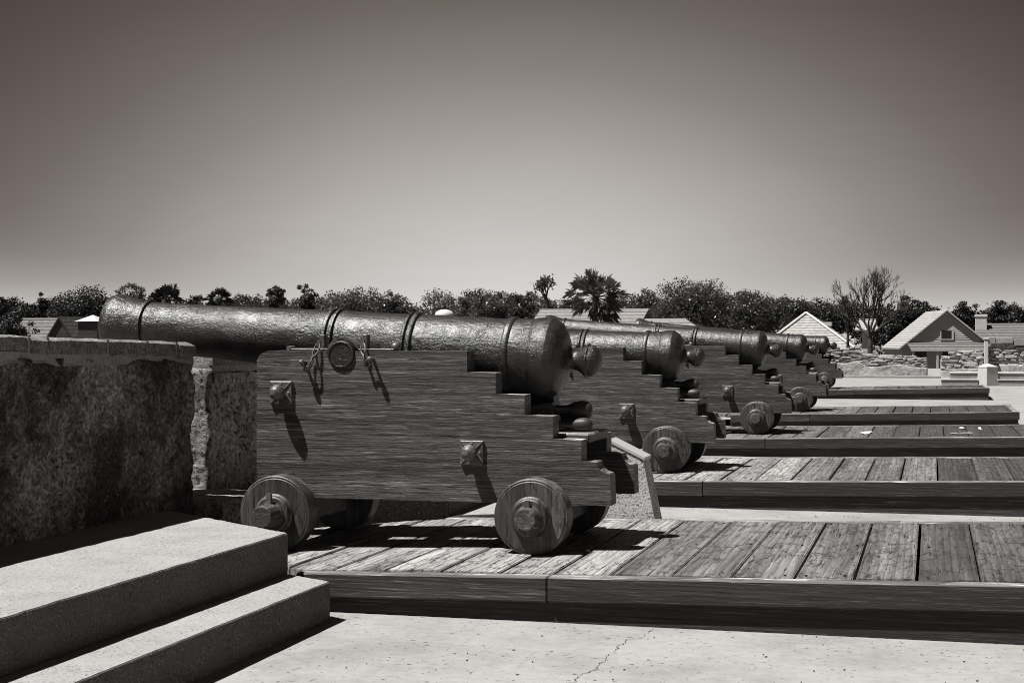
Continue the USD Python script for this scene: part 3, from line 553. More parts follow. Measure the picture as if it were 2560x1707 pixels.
    for s in (-1,):
        for e, (lx, eye, sag) in enumerate(((-.148, (-3.787, 1.372), (-3.752, 1.318)), (.142, (-3.335, 1.392), (-3.372, 1.348)))):
            c = node(t, 'key_chain'); y = s * .478
            P0 = np.array([tx + lx, s * .452, zt + .045]); P1 = np.array([sag[0] - ox, s * .490, sag[1] - oz]); P2 = np.array([eye[0] - ox, s * .500, eye[1] - oz])
            stops = [P0, P0 * .55 + P1 * .45 + [0, s * .012, -.004], P1, P1 * .45 + P2 * .55 + [0, 0, -.008], P2] if e == 0 else [P0, P0 * .5 + P1 * .5 + [0, s * .01, 0], P1, P2]
            for k, (p, q) in enumerate(zip(stops[:-1], stops[1:])):
                part(c, 'link', link(p, q, tw=(k % 2) * 1.3 + .2), M['fitting'], True)
            part(c, 'eyebolt', cat(tube([(P2[0], s * .45, P2[2]), (P2[0], s * .515, P2[2])], .010, 8), move(trimesh.creation.icosphere(2, .018), (P2[0], s * .518, P2[2]))), M['fitting'], True)
            key = hull([(P0[0] + a, s * (.44 + .02 * b), P0[2] + z) for a in (-.012, .012) for b in (0, 1) for z in (-.02, .018)])
            part(c, 'key', key, M['fitting'])
    return t
car0 = carriage('gun_carriage', 'closest stepped timber carriage with chains and square bolt plates', CO)
CL = [None, 'second stepped timber carriage, behind the slanted sign pedestal', 'third stepped timber carriage from the viewer', 'fourth stepped timber carriage, its wheel on the platform with the square end', 'farthest timber carriage, against the distant pale ruin wall']
for i in range(1, 5):
    dup(car0, 'gun_carriage', CL[i], (CO[0] + DX[i], CO[1] + DY[i], float(DK(-3.0 + DX[i]))))
# quoins (elevating wedges) under the breeches
def quoin(label, loc):
    t = thing('elevating_wedge', label, 'wedge', loc)
    part(t, 'wedge', hull([(-.45, y, 0) for y in (-.11, .11)] + [(.22, y, 0) for y in (-.11, .11)] + [(.22, y, .125) for y in (-.11, .11)] + [(-.45, y, .03) for y in (-.11, .11)]), M['dark_wood'])
    kn = lathe_x([(.215, .034), (.26, .030), (.30, .036), (.34, .054), (.38, .062), (.42, .058), (.445, .035), (.452, .001)], 32); kn.apply_translation([0, 0, .075])
    part(t, 'handle', kn, M['dark_wood'], 40)
    return t
QZ = .942
q0 = quoin('dark wooden wedge with a turned handle under the closest breech', (-2.50, 9.555, QZ + .052))
QL = [None, 'wooden wedge with a rounded handle under the second breech', 'wooden wedge with a rounded handle under the third breech', 'wooden wedge under the fourth breech', 'small wooden wedge under the farthest breech']
for i in range(1, 5): dup(q0, 'elevating_wedge', QL[i], (-2.50 + DX[i], 9.555 + DY[i], QZ + .052))
def lowq(label, loc):
    t = thing('bed_bolster', label, 'bolster', loc)
    part(t, 'block', cbox(-.30, .12, -.16, .16, 0, .050, .01), M['dark_wood'])
    kn = lathe_x([(.10, .024), (.16, .022), (.20, .028), (.24, .040), (.28, .044), (.31, .040), (.33, .02), (.335, .001)], 28); kn.apply_translation([0, -.10, .044])
    part(t, 'handle', kn, M['dark_wood'], 40)
    return t
l0 = lowq('low wooden bolster block below the wedge of the closest cannon', (-2.36, 9.555, QZ))
for i in range(1, 5): dup(l0, 'bed_bolster', ['', 'low bolster block with knob below the second wedge', 'low bolster block below the third wedge', 'low bolster block below the fourth wedge', 'low bolster block below the farthest wedge'][i], (-2.36 + DX[i], 9.555 + DY[i], QZ))

# ------------------------------------------------------------------ slanted sign pedestal
sp = thing('sign_pedestal', 'pebbly concrete pedestal with a slanted sign plate between first two platforms', 'sign', (-2.11, 11.1, 0))
zl, zr = .765, .650
part(sp, 'pedestal', hull([(-.135, 0, zl), (.10, 0, zr), (-.135, .26, zl), (.10, .26, zr), (-.22, -.02, 0), (.235, -.02, 0), (-.22, .28, 0), (.235, .28, 0)]), M['pedestal'])
part(sp, 'sign_plate', hull([(a, b, z + c) for (a, z) in ((-.15, zl + .006), (.112, zr - .006)) for b in (-.008, .268) for c in (.002, .022)]), M['plaque'])

# ------------------------------------------------------------------ far side of the fort
FY = 68.5
def fw(px, py): return at(px, py, FY)
def ruin(label, px0, px1, top_px, seed, rows, depth=1.1, plaster=0.45, mat='ruin'):
    r = np.random.default_rng(seed)
    x0, x1 = fw(px0, 900)[0], fw(px1, 900)[0]
    t = thing('ruin_wall', label, 'wall', (x0, FY, 0)); Wd = x1 - x0
    txs = [fw(p[0], p[1])[0] - x0 for p in top_px]; tzs = [fw(p[0], p[1])[2] for p in top_px]
    top = lambda x: np.interp(x, txs, tzs)
    zc = lambda x: top(x) * plaster
    body = rough_block(0, Wd, 0.12, depth, -0.02, 1.0, 0.10, 0.05, 2.2, seed, top=lambda x, y: top(x) - 0.10)
    part(t, 'wall_body', body, M[mat], True)
    skirt = rough_block(-.02, Wd + .02, 0.0, 0.2, -0.02, 1.0, 0.08, 0.045, 1.8, seed + 5, top=lambda x, y: zc(x) + 0.12 * (meshkit.noise(np.stack([x * 1.7, 0 * x, 0 * x + seed], -1)) - .5))
    part(t, 'plaster_skirt', skirt, M['ruin'], True)
    for k in range(rows):                            # irregular flat stones laid in courses
        x = r.uniform(-.1, .1)
        while x < Wd - .05:
            w = r.uniform(.22, .75); a, b = max(0, x), min(Wd, x + w); xm = (a + b) / 2
            z0 = zc(xm) + (top(xm) - zc(xm)) * (k / rows); z1 = zc(xm) + (top(xm) - zc(xm)) * ((k + 1) / rows)
            if b - a > .1:
                h = z1 - z0; n = 9
                u = r.normal(size=(26, 3)); u /= np.linalg.norm(u, axis=1, keepdims=True); u = np.sign(u) * np.abs(u) ** .38
                pts = u * [(b - a) / 2 * 1.04, .11, h / 2 * r.uniform(.95, 1.15)] + [xm, .13 + r.normal(0, .02), (z0 + z1) / 2 + r.normal(0, h * .10)]
                part(t, 'stone', hull(pts), M['ruin'])
            x += w + .02
    return t
ruin('long low ruin wall of irregular pale stones right of the farthest cannon', 2040, 2318, [(2040, 862), (2085, 867), (2140, 874), (2160, 883), (2200, 886), (2290, 890), (2318, 896)], 61, 7, plaster=.5)
ruin('short stone ruin wall with a rounded top left of the white corner', 2352, 2463, [(2352, 893), (2375, 884), (2385, 877), (2463, 873)], 62, 8, plaster=.30)
w3 = ruin('taller rough wall with flat coping blocks at the right edge', 2470, 2700, [(2470, 860), (2533, 860), (2540, 862), (2700, 862)], 63, 9, plaster=.35)
for a, b, y0, y1 in ((2469, 2489, 842, 858), (2491, 2533, 843, 858), (2536, 2600, 847, 864)):
    A, B = fw(a, y0), fw(b, y1); x0 = fw(2470, 900)[0]
    part(w3, 'coping_block', cbox(A[0] - x0, B[0] - x0, -.05, .9, B[2], A[2], .02), M['grey'])
A, B = fw(2460, 845), fw(2470, 912)
wp = thing('white_post', 'sunlit wall end made as a narrow white post between the two stone walls at right', 'post', (A[0], FY - .5, 0))  # added post stands for the wall's sunlit end; its white paints the light
part(wp, 'shaft', cbox(0, B[0] - A[0], 0, .5, -.01, A[2] - .06, .02), M['white']); part(wp, 'cap', cbox(-.03, B[0] - A[0] + .03, -.03, .5, A[2] - .06, A[2], .015), M['white'])
# gate posts and dark doorway between the first two ruin walls are simply the gap; kerb in front
A, B = ground_pt(2060, 944), ground_pt(2353, 944)
kb = thing('low_kerb', 'thin low kerb along the foot of the long ruin wall', 'kerb', (-4.6, 66.0, 0)); part(kb, 'kerb_stone', cbox(0, 4.95, 0, .25, -.01, .10, .02), M['grey'])
PY = 55.0
def pp(px, py): return at(px, py, PY)
c = pp(2470, 960); pl = thing('corner_pillar', 'white corner pillar with pointed cap standing on the bright pavement at right', 'pillar', (c[0], PY + .2, 0), rz=38)
part(pl, 'shaft', hull([(a * h, b * h, z) for a in (-1, 1) for b in (-1, 1) for h, z in ((.25, -.01), (.225, .62))]), M['white'])
part(pl, 'cap', hull([(a * .235, b * .235, z) for a in (-1, 1) for b in (-1, 1) for z in (.62, .65)] + [(0, 0, .76)]), M['white'])
def low_wall(label, a, b, jog):
    A, B = pp(a, 960), pp(b, 960)
    t = thing('stepped_low_wall', label, 'low wall', (A[0], PY + .15, 0)); Wd = B[0] - A[0]
    part(t, 'upper_course', cbox(0.0, Wd, .22, .75, 0, .40, .015), M['grey']); part(t, 'upper_cap', cbox(-.02, Wd, .19, .77, .402, .46, .015), M['white'])
    part(t, 'lower_course', cbox(-jog, Wd, 0, .218, -.01, .185, .015), M['grey']); part(t, 'lower_ledge', cbox(-jog - .02, Wd, -.03, .188, .187, .225, .01), M['white'])
low_wall('low stepped plaster wall left of the white pillar', 2376, 2446, .30)
low_wall('low stepped plaster wall right of the white pillar', 2494, 2760, .0)

# ------------------------------------------------------------------ town houses beyond the fort
GZ = -8.5
def slope_slab(a, b, c, dd, th=.12):                # a roof plane through four corners, thickened downwards
    P = np.array([a, b, c, dd], float); return hull(np.vstack([P, P - [0, 0, th]]))
def gable_house(label, loc, rz, w, dpt, eave, ridge, wallm, roofm, over=.45, name='house', extra=None):
    t = thing(name, label, 'house', loc, rz=rz); h = w / 2
    body = cat(boxm(-h, h, 0, dpt, 0, eave), hull([(-h, y, eave) for y in (0, dpt)] + [(h, y, eave) for y in (0, dpt)] + [(0, y, ridge) for y in (0, dpt)]))
    part(t, 'wall', body, M[wallm])
    k = (ridge - eave) / h; rf = node(t, 'roof')
    for s in (-1, 1):
        e = h + over
        part(rf, 'roof_slope', slope_slab((s * e, -over, eave - k * over + .14), (s * e, dpt + over, eave - k * over + .14), (s * .0, dpt + over, ridge + .14), (s * .0, -over, ridge + .14)), M[roofm])
        part(rf, 'verge_board', slope_slab((s * (e + .02), -over - .05, eave - k * over + .16), (s * (e + .02), -over - .003, eave - k * over + .16), (s * .0, -over - .003, ridge + .17), (s * .0, -over - .05, ridge + .17), .13), M['trim' if wallm != 'dark_wood' else 'dark_wood'])
    return t
HY = 140.0
pk = at(2366, 774, HY); el = at(2240, 866, HY); er = at(2462, 846, HY)
w = er[0] - el[0]; eave = at(2350, 858, HY)[2] - GZ; ridge = pk[2] - GZ - .15
hA = gable_house('grey gabled house with a sunlit shingle slope and lean-to porch, at right', (pk[0], HY, GZ), 11, 7.6, 9.0, eave - .35, ridge, 'siding', 'shingle', .26)
zz = eave - .3
rows = [hull([(-hh, -.002, z), (hh, -.002, z), (-hh, -.035, z), (hh, -.035, z), (-hh + .12, -.002, z + .17), (hh - .12, -.002, z + .17)]) for z, hh in ((z, max(.2, 3.8 * (ridge - z - .17) / (ridge - eave + .35))) for z in np.arange(eave + .15, ridge - .35, .18))]
part(hA, 'clapboards', cat(*rows), M['siding'])
wf = part(hA, 'window', cat(boxm(-.45, .45, -.06, -.02, eave + .42, eave + 1.10)), M['black'])
part(wf, 'frame', cat(boxm(-.53, -.452, -.09, -.02, eave + .36, eave + 1.16), boxm(.452, .60, -.10, -.02, eave + .36, eave + 1.16), boxm(-.53, .60, -.12, -.02, eave + .30, eave + .358)), M['trim'])
pr = node(hA, 'porch')
part(pr, 'porch_roof', slope_slab((-3.4, -2.3, eave - .55), (4.6, -2.3, eave - .55), (4.6, -.04, eave + .10), (-3.4, -.04, eave + .10), .10), M['shingle_dark'])
part(pr, 'fascia', boxm(-3.4, 4.6, -2.36, -2.303, eave - .66, eave - .54), M['trim'])
for px in (-3.2, -1.2, .9, 3.0, 4.4): part(pr, 'porch_post', boxm(px - .08, px + .08, -2.28, -2.12, 0, eave - .62), M['trim'])
for px in (-2.2, .2, 2.6): part(hA, 'shutter_door', boxm(px - .5, px + .5, -.05, -.004, eave - 2.6, eave - .75), M['dark_wood'])
a, b = at(2437, 786, 152), at(2469, 846, 152)
ch = thing('chimney_stack', 'tall pale plastered chimney right of the gabled house', 'chimney', ((a[0] + b[0]) / 2, 152, GZ)); hw = (b[0] - a[0]) / 2; H = a[2] - GZ
part(ch, 'stack', cbox(-hw + .05, hw - .05, 0, .9, 0, H - .25, .03), M['white']); part(ch, 'cap', cbox(-hw, hw, -.06, .96, H - .25, H, .03), M['white'])
# hip-roofed house whose shingled end faces the viewer
BY = 120.0; pk = at(2007, 781, BY); l = at(1900, 862, BY); r_ = at(2136, 870, BY)
hB = thing('hip_roof_house', 'house with a big triangular shingled roof behind the farthest cannon', 'house', (pk[0], BY, GZ))
er_ = r_[0] - pk[0]; elx = l[0] - pk[0]; ez = r_[2] - GZ; rz_ = pk[2] - GZ
part(hB, 'wall', boxm(elx + .4, er_ - .4, .6, 9.0, 0, ez), M['white'])
rf = node(hB, 'roof')
part(rf, 'hip_end', hull([(elx, 0, ez), (er_, 0, ez), (0, 3.2, rz_), (elx + .1, .25, ez - .05), (er_ - .1, .25, ez - .05), (0, 3.4, rz_ - .06)]), M['shingle'])
part(rf, 'side_slope', slope_slab((elx, .0, ez - .02), (elx, 9.4, ez - .02), (-.02, 9.4, rz_ - .02), (-.02, 3.22, rz_ - .02)), M['shingle'])
part(rf, 'side_slope', slope_slab((er_, .0, ez - .02), (er_, 9.4, ez - .02), (.02, 9.4, rz_ - .02), (.02, 3.22, rz_ - .02)), M['shingle'])
for q in (elx, er_): part(rf, 'hip_board', tube([(q, -.04, ez + .04), (0, 3.16, rz_ + .05)], .10, 6), M['trim'])
a, b = at(2056, 805, BY + 5), at(2077, 840, BY + 5)
part(hB, 'chimney', cat(boxm(a[0] - pk[0], b[0] - pk[0], 4.6, 5.4, ez, a[2] - GZ - .3), boxm(a[0] - pk[0] - .08, b[0] - pk[0] + .08, 4.52, 5.48, a[2] - GZ - .298, a[2] - GZ)), M['white'])
def long_roof(label, x0, x1, ytop, ybot, Y, roofm='shingle_far', hip=0.0, dp=4.0):
    a, b = at(x0, ytop, Y), at(x1, ytop, Y); e = at(x0, ybot, Y); t = thing('long_roof_house', label, 'house', (a[0], Y, GZ)); Wd = b[0] - a[0]; rz_, ez = a[2] - GZ, e[2] - GZ
    part(t, 'wall', boxm(.3, Wd - .3, .5, dp * 2 - .5, 0, ez), M['siding']); rf = node(t, 'roof')
    part(rf, 'front_slope', slope_slab((-hip, 0, ez), (Wd + hip, 0, ez), (Wd, dp, rz_), (0, dp, rz_)), M[roofm]); part(rf, 'back_slope', slope_slab((-hip, 2 * dp, ez), (Wd + hip, 2 * dp, ez), (Wd, dp + .01, rz_), (0, dp + .01, rz_)), M[roofm])
    part(rf, 'ridge_cap', boxm(-.05, Wd + .05, dp - .14, dp + .14, rz_ - .02, rz_ + .06), M['trim'])
    return t
long_roof('house with a long pale shingled roof behind the palm', 1324, 1601, 772, 812, 135)
long_roof('low pale roof between the long roof and the raised cannon', 1600, 1702, 797, 815, 118, 'shingle_far', 1.2, 2.5)
a = at(1655, 792, 119); 
long_roof('pale roof with a dark gable behind the bare tree', 2146, 2186, 797, 824, 150, 'shingle', .35, 2.4)
hF = long_roof('low dark-gabled cottage roof at the left edge over the coping', 0, 142, 796, 852, 95, 'shingle_dark', 0.0, 3.0)
hF2 = gable_house('small dark gable at the left edge above the coping', tuple([at(150, 900, 92)[0], 92, GZ]), 0, 1.9, 4.0, at(0, 850, 92)[2] - GZ, at(0, 797, 92)[2] - GZ, 'dark_wood', 'shingle_dark', .1, name='gabled_cottage')
a, b, cc = at(203, 804, 60), at(262, 804, 60), at(243, 787, 60)
hut = thing('sentry_hut', 'small hut with a white pointed roof left of the cannon muzzle', 'hut', ((a[0] + b[0]) / 2, 60, GZ)); hw = (b[0] - a[0]) / 2; ez = a[2] - GZ; tz = cc[2] - GZ
part(hut, 'wall', boxm(-hw * .8, hw * .8, -hw * .8, hw * .8, 0, ez), M['dark_wood']); part(hut, 'roof', hull([(sx * hw, sy * hw, ez) for sx in (-1, 1) for sy in (-1, 1)] + [(0, 0, tz)]), M['white'])
a, b, cc = at(1088, 786, 160), at(1134, 786, 160), at(1111, 774, 160)
dm = thing('white_dome', 'small white dome peeping over the top of the closest cannon', 'dome', ((a[0] + b[0]) / 2, 160, GZ)); rr = (b[0] - a[0]) / 2
s = trimesh.creation.uv_sphere(rr, count=[24, 32]); s.vertices[:, 2] *= .62; s.apply_translation([0, 0, a[2] - GZ - .1]); part(dm, 'dome_shell', s, M['trim'], True)
part(dm, 'drum', trimesh.creation.cylinder(rr * .97, a[2] - GZ - .1, sections=32, transform=trimesh.transformations.translation_matrix([0, 0, (a[2] - GZ - .1) / 2])), M['white'], 40)
hH = long_roof('dark shingled roof behind the chimney at the right edge', 2472, 2700, 809, 845, 150, 'shingle_dark', 2.5, 3.5)

# ------------------------------------------------------------------ trees
def leaf_quads(centers, size, r, outward=None):
    n = len(centers); u = r.normal(size=(n, 3)); u /= np.linalg.norm(u, axis=1, keepdims=True)
    if outward is not None: u = u + outward * .9; u /= np.linalg.norm(u, axis=1, keepdims=True)
    a = np.cross(u, r.normal(size=(n, 3))); a /= np.linalg.norm(a, axis=1, keepdims=True); b = np.cross(u, a)
    s = size * r.uniform(.55, 1.25, (n, 1)); a = a * s; b = b * s * r.uniform(.45, .9, (n, 1))
    v = np.stack([centers - a, centers + b * .8, centers + a, centers - b * .8], 1).reshape(-1, 3); i = np.arange(n)[:, None] * 4
    return v, np.vstack([i + [0, 1, 2], i + [0, 2, 3]])
def crown_mesh(r, w, h, zc, lobes, per, size, flat=.75, spread=1.0):
    # clumps of leaves at the ends of unseen branches: denser and larger inside, small tufts on the outline
    C, O = [], []
    m = min(w, h * 1.5)
    for k in range(lobes):
        u = r.normal(size=3); u /= np.linalg.norm(u); q = r.random() ** .45; u = u * q
        rad = m * (r.uniform(.07, .13) if q > .72 else r.uniform(.13, .21)) * spread
        c = u * [w / 2 - rad * .7, w / 2 * .8 - rad * .7, h / 2 - rad * flat * .5]
        if u[2] > .2: c[2] *= 1 + .10 * r.normal()
        n = int(per * (rad / (.15 * m)) ** 1.6)
        d_ = r.normal(size=(n, 3)); d_ /= np.linalg.norm(d_, axis=1, keepdims=True)
        p = c + d_ * [rad, rad, rad * flat] * (r.random((n, 1)) ** .5) * (1 + .13 * np.abs(r.normal(size=(n, 1)))); C.append(p); O.append(d_)
    C = np.vstack(C) + [0, 0, zc]; O = np.vstack(O)
    return leaf_quads(C, size, r, O)
def limbs(r, H, w, n, rt):
    ms = [tube([(0, 0, 0), (r.normal(0, .1), r.normal(0, .1), H * .3), (r.normal(0, .2), r.normal(0, .2), H * .6)], [rt, rt * .8, rt * .6], 8)]
    for k in range(n):
        a = 2 * np.pi * k / n + r.normal(0, .3); L_ = w * r.uniform(.22, .42); b0 = np.array([0, 0, H * r.uniform(.35, .58)])
        e = b0 + [L_ * math.cos(a), L_ * math.sin(a), H * r.uniform(.15, .38)]; mid = (b0 + e) / 2 + [0, 0, H * .05]
        ms.append(tube([b0, mid, e], [rt * .5, rt * .33, rt * .1], 6))
    return cat(*ms)
def tree(label, px, ptop, wpx, Y, leaf, seed, pbot=None, lobes=34, per=90, size=.155, flat=.75, catg='tree', spread=1.0, name='broadleaf_tree'):
    r = np.random.default_rng(seed); tp = at(px, ptop, Y); k = Y / 3904 / (VIEW[1] + SIDE[1] * (px - 1280) / 3904); w = wpx * k; H = tp[2] - GZ
    bot = at(px, pbot or 850, Y)[2] - GZ; h = H - bot; zc = (H + bot) / 2
    t = thing(name, label, catg, (tp[0], Y, GZ))
    part(t, 'trunk', limbs(r, zc, w, 7, .28), M['bark'])
    part(t, 'crown', crown_mesh(r, w * 1.04, h * 1.0, zc, int(lobes * 1.7), int(per * 2.0), size * k / .05, flat, spread), M[leaf])
    return t
T = [('dark shrubby tree in front of the cottage roof at the left edge', 40, 788, 120, 80, 'leaf_dark', 860, 20, 90), ('dark spreading tree cut by the left edge', -10, 738, 120, 180, 'leaf_dark', 800, 20, 90), ('slim small dark tree left of the broad oak', 108, 728, 40, 175, 'leaf_dark', 800, 12, 80),
     ('low dark shrubby tree behind the left cottage', 70, 752, 110, 185, 'leaf_dark', 840, 18, 90), ('broad dense dark oak left of the cannon muzzle', 205, 716, 190, 165, 'leaf_dark', 850, 50, 110),
     ('pale feathery light-leaved tree above the muzzle', 325, 702, 95, 190, 'leaf_pale', 800, 22, 60), ('dim low tree behind the pale feathery tree', 330, 762, 110, 200, 'leaf_dark', 840, 20, 90),
     ('dark round tree between the palms and the lone round crown', 600, 738, 110, 190, 'leaf_mid', 830, 26, 90), ('lone small round crown standing above its neighbours at left', 690, 706, 60, 185, 'leaf_mid', 775, 16, 110),
     ('low leafy tree under the lone round crown', 690, 742, 120, 195, 'leaf_mid', 840, 24, 90), ('leafy tree with a pointed top left of the long leafy clump', 765, 714, 80, 200, 'leaf_mid', 830, 22, 90),
     ('large many-topped leafy tree over the middle of the closest cannon', 870, 712, 190, 200, 'leaf_light', 840, 46, 110), ('leafy tree sloping down right over the closest cannon', 985, 732, 120, 198, 'leaf_mid', 840, 28, 90),
     ('low grey thicket tree right of the white dome', 1165, 738, 120, 205, 'leaf_light', 840, 26, 90), ('leafy tree rising left of the long pale roof', 1235, 722, 140, 195, 'leaf_light', 840, 34, 100),
     ('bushy tree with a pointed tuft left of the big palm', 1300, 716, 90, 200, 'leaf_mid', 830, 24, 90), ('low bush tree just left of the big palm', 1380, 748, 100, 200, 'leaf_light', 840, 24, 90),
     ('low leafy tree right of the big palm', 1600, 742, 80, 200, 'leaf_light', 840, 20, 90), ('largest domed leafy tree, right of the big palm', 1730, 690, 230, 190, 'leaf_light', 850, 60, 120),
     ('leafy tree between the domed tree and the hip roof', 1890, 722, 170, 188, 'leaf_mid', 850, 44, 110), ('leafy tree behind the peak of the hip roof', 1985, 728, 130, 186, 'leaf_mid', 850, 34, 110),
     ('dark tree between hip roof and bare tree', 2075, 762, 110, 182, 'leaf_dark', 860, 26, 100), ('dark leafy tree behind the bare trunk', 2180, 768, 130, 184, 'leaf_dark', 870, 30, 100),
     ('layered dark evergreen right of the bare tree', 2275, 734, 110, 160, 'leaf_dark', 870, 30, 100), ('dense low dark bush left of the gabled house', 2235, 800, 90, 158, 'leaf_dark', 880, 24, 100),
     ('dark tree right of the gable peak', 2405, 755, 90, 185, 'leaf_dark', 850, 22, 100), ('dark flat-topped tree above the chimney', 2490, 752, 110, 185, 'leaf_dark', 850, 26, 100),
     ('dark tree at the right edge', 2570, 744, 90, 180, 'leaf_dark', 850, 22, 100)]
for i, (lb, px, pt, wpx, Y, lf, pb, lo, per) in enumerate(T):
    tree(lb, px, pt, wpx, Y, lf, 200 + i, pb, lo, per, flat=.55 if 'layered' in lb or 'flat-topped' in lb else .78)
SKY2 = [(30, 752, 130), (150, 748, 120), (262, 738, 120), (385, 742, 110), (470, 748, 120), (560, 744, 120), (640, 748, 110), (715, 746, 110), (800, 742, 110), (930, 738, 120), (1040, 752, 130), (1110, 748, 110), (1200, 742, 120), (1290, 740, 110), (1355, 744, 100),
        (1440, 742, 110), (1530, 744, 110), (1600, 738, 100), (1660, 728, 120), (1800, 728, 120), (1850, 736, 110), (1945, 738, 120), (2050, 752, 130), (2130, 764, 120), (2220, 766, 120), (2320, 772, 110), (2440, 768, 110), (2530, 764, 120)]
WH = ['far left edge', 'broad dark oak', 'space left of the muzzle', 'dark round palm', 'small spiky palm', 'wide spiky palm', 'dark round tree', 'lone small round crown', 'pointed leafy tree', 'right half of the many-topped tree', 'white dome', 'thicket right of the dome', 'left end of the long pale roof',
      'pointed tuft', 'thin spindly tree', 'left half of the big palm', 'right half of the big palm', 'right end of the long pale roof', 'left flank of the domed tree', 'right flank of the domed tree', 'gap right of the domed tree', 'hip roof', 'hip roof chimney', 'slim leaning trunk', 'bare trunk', 'gabled house ridge', 'pale chimney', 'right edge roof']
for i, ((px, pt, wpx), wh) in enumerate(zip(SKY2, WH)):
    tree('back-row tree behind the ' + wh, px, pt - 9 - 7 * math.sin(i * 2.3), wpx * 1.35, 212, 'leaf_dark' if (px < 600 or px > 2000) else ('leaf_mid' if i % 3 == 0 else 'leaf_light'), 600 + i, 845, 28, 100)
def palm(label, px, ptop, wpx, Y, seed, leaf='palm', nf=46):
    r = np.random.default_rng(seed); k = Y / 3904 / (VIEW[1] + SIDE[1] * (px - 1280) / 3904); Rr = wpx * k / 2; tp = at(px, ptop, Y); zc = tp[2] - GZ - Rr * .80
    t = thing('palm_tree', label, 'palm tree', (tp[0], Y, GZ)); part(t, 'trunk', tube([(0, 0, 0), (.05, 0, zc * .5), (0, 0, zc)], [.24, .2, .2], 10), M['bark'])
    V, F, n, DV, DF, dn = [], [], 0, [], [], 0; pet = []
    for i in range(nf):
        el = math.radians(r.uniform(-62, 80)); az = r.uniform(0, 2 * np.pi); dead = el < math.radians(-35)
        u = np.array([math.cos(az) * math.cos(el), math.sin(az) * math.cos(el), math.sin(el)]); side = np.cross(u, [0, 0, 1.0]); side /= np.linalg.norm(side) + 1e-9; upv = np.cross(side, u)
        roll = r.normal(0, .6); side, upv = side * math.cos(roll) + upv * math.sin(roll), upv * math.cos(roll) - side * math.sin(roll)
        Lp = Rr * r.uniform(.30, .66); base = u * Lp + [0, 0, -.08 * Lp]; pet.append(tube([(0, 0, zc), base * .6 + [0, 0, zc + .03 * Lp], base + [0, 0, zc]], [.03, .022, .015], 4))
        for q in np.linspace(-1.15, 1.15, 15):
            dr = u * math.cos(q) + side * math.sin(q) + upv * (.14 * r.normal() + .25 * abs(q)); Lf = Rr * r.uniform(.36, .50) * (1 - .25 * abs(q)); w_ = .027 * Rr / 2.2 * r.uniform(.8, 1.3)
            mid = base + dr * Lf * .6; tip = mid + dr * Lf * .36 - np.array([0, 0, Lf * r.uniform(.10, .32) * (1.6 if dead else 1)]); sd = np.cross(dr, upv); sd /= np.linalg.norm(sd) + 1e-9
            vs = np.array([base, mid + sd * w_, tip, mid - sd * w_]) + [0, 0, zc]
            if dead: DV.append(vs); DF.append(np.array([[0, 1, 2], [0, 2, 3]]) + dn); dn += 4
            else: V.append(vs); F.append(np.array([[0, 1, 2], [0, 2, 3]]) + n); n += 4
    part(t, 'fronds', (np.vstack(V), np.vstack(F)), M[leaf]); part(t, 'leaf_stalks', cat(*pet), M['bark'])
    if DV: part(t, 'dead_fronds', (np.vstack(DV), np.vstack(DF)), M['dead'] if leaf == 'palm' else M[leaf])
    return t
palm('big shaggy palm rising above the cannons in the middle', 1488, 673, 176, 100, 301, nf=62)
palm('dark round bushy palm behind the closest muzzle', 420, 710, 104, 150, 302, 'palm_dark', 80)
palm('small spiky palm right of the dark round one', 492, 735, 64, 150, 303, 'palm_dark', 50)
palm('spiky wide palm left of the lone round crown', 548, 717, 84, 155, 304, 'palm_dark', 70)
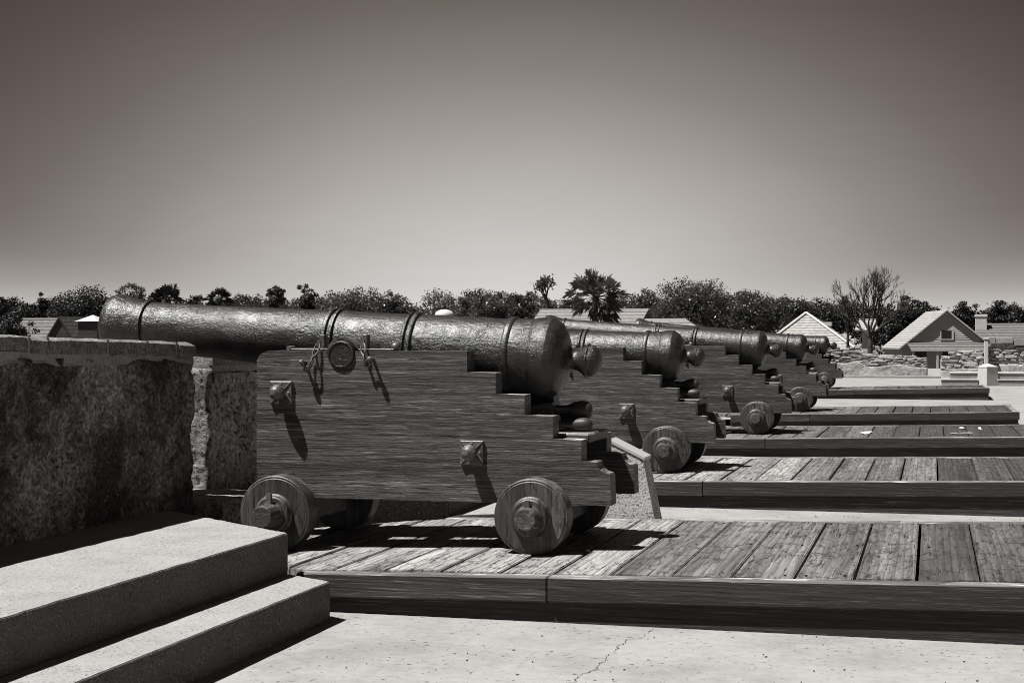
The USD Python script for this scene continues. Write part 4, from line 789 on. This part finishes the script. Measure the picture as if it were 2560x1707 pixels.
def bare_tree(label, px, ptop, pbase, Y, seed, hw, depth=7, mat='bark', name='bare_tree', r0=.2, leaves=None, gz=GZ, fit=None, spread=(.28, .62), limb_angles=None):
    r = np.random.default_rng(seed); tp = at(px, ptop, Y); bz = at(px, pbase, Y)[2]; H = tp[2] - bz; t = thing(name, label, 'tree', (tp[0], Y, gz)); off = bz - gz
    big = [tube([(0, 0, 0), (0, 0, off)], [r0 * 1.25, r0 * 1.1], 8)]; tw = []; ends = []
    def grow(p, d_, L_, rad, lev):
        q = p + d_ * L_; mid = (p + q) / 2 + r.normal(0, .05 * L_, 3); m = tube([p, mid, q], [rad, rad * .86, rad * .7], 7 if lev < 2 else 4, False); (big if lev < 3 else tw).append(m)
        if lev >= depth: ends.append(q); return
        if lev == 0 and limb_angles:
            for a in limb_angles:
                nd = np.array([math.sin(math.radians(a)), r.normal(0, .35), math.cos(math.radians(a))]); nd /= np.linalg.norm(nd); grow(p + d_ * L_ * r.uniform(.7, 1.0), nd, H * r.uniform(.20, .27), rad * r.uniform(.5, .66), 1)
            return
        for j in range(2 if (lev > 0 and r.random() < .62) else (4 if lev == 0 and depth > 7 else 3)):
            a = r.normal(size=3); a -= d_ * (a @ d_); a /= np.linalg.norm(a); an = r.uniform(*spread) * (1.25 if lev == 0 else 1)
            nd = d_ * math.cos(an) + a * [hw, hw, 1] * math.sin(an) + [0, 0, .10]; nd /= np.linalg.norm(nd); grow(q, nd, L_ * r.uniform(.68, .88), max(rad * r.uniform(.58, .74), .011), lev + 1)
    grow(np.array([0, 0, off]), np.array([0.0, 0, 1]), H * .17, r0, 0)
    E0 = np.array(ends); sz = H / (np.percentile(E0[:, 2], 99) - off); sx = sz if fit is None else fit * Y / 3904 / 1.04 / (np.percentile(E0[:, 0], 98) - np.percentile(E0[:, 0], 2))
    def fitted(m):
        m = m.copy(); v = m.vertices.copy(); k = np.clip((v[:, 2] - off) / H, 0, 1); v[:, :2] *= sx; v[:, 2] = np.where(v[:, 2] > off, off + (v[:, 2] - off) * sz, v[:, 2]); m.vertices = v; return m
    big = [fitted(m) for m in big]; tw = [fitted(m) for m in tw]; ends = list(np.stack([E0[:, 0] * sx, E0[:, 1] * sx, off + (E0[:, 2] - off) * sz], 1))
    part(t, 'trunk', cat(*big), M[mat], True); part(t, 'crown', cat(*tw), M[mat])
    if leaves:
        E_ = np.array(ends); P_ = np.repeat(E_, leaves[1], 0) + r.normal(0, .22, (len(E_) * leaves[1], 3)); part(t, 'sparse_leaves', leaf_quads(P_, leaves[2], r), M[leaves[0]])
    return t
bare_tree('bare branching tree standing behind the low ruin wall', 2175, 668, 868, 112, 421, 1.1, 7, 'bark', r0=.23, fit=190, spread=(.20, .55), limb_angles=(-52, -24, -6, 14, 34, 58))
bare_tree('bare slim second trunk leaning left beside the bare tree', 2120, 745, 866, 113, 408, 1.0, 6, 'bark', r0=.12, fit=70)
bare_tree('pale nearly leafless tree above the white dome', 1082, 728, 800, 190, 409, 1.3, 6, 'pale_bark', r0=.16, leaves=('leaf_pale', 2, .14), fit=75)
bare_tree('thin spindly tree with sparse tufts left of the big palm', 1372, 696, 790, 150, 412, .9, 5, 'bark', r0=.11, leaves=('leaf_mid', 3, .17), fit=52)
# a far belt of woods that closes the view under the crowns
r = np.random.default_rng(77); C = []
for i in range(900):
    Y = r.uniform(215, 245); px = r.uniform(-500, 3100); p = at(px, r.uniform(766, 792), Y); C.append(np.array([p[0], Y, p[2]]) - np.array([0, 0, 1]) * r.random((14, 1)) ** 1.0 * 9 * [1] + r.normal(0, .8, (14, 3)))
v, f = leaf_quads(np.vstack(C), .38, r)
wd = usdkit.mesh(stage, path_of('distant_woods'), (v, f), M['leaf_dark']).GetPrim(); keys(wd, kind='stuff', label='dim belt of far woods closing the view under the tree crowns', category='woods')

# things of one kind that stand in a row or a belt
GROUPS = {'cannon': 'cannons in a row along the parapet', 'gun_carriage': 'timber carriages under the cannons', 'gun_platform': 'plank platforms under the carriages', 'elevating_wedge': 'wedges under the breeches',
          'bed_bolster': 'bolster blocks under the wedges', 'banquette_steps': 'concrete steps along the parapet', 'parapet_wall': 'coquina parapet walls between the guns', 'ruin_wall': 'stone walls on the far side of the fort',
          'stepped_low_wall': 'low stepped walls beside the white pillar', 'broadleaf_tree': 'trees along the skyline', 'palm_tree': 'palms along the skyline', 'bare_tree': 'leafless trees along the skyline', 'house': 'town houses beyond the fort', 'long_roof_house': 'town houses beyond the fort'}
for p in stage.GetPrimAtPath('/World').GetChildren():
    k = p.GetName().rstrip('0123456789').rstrip('_')
    if k in GROUPS and p.GetCustomDataByKey('label'): p.SetCustomDataByKey('group', GROUPS[k])
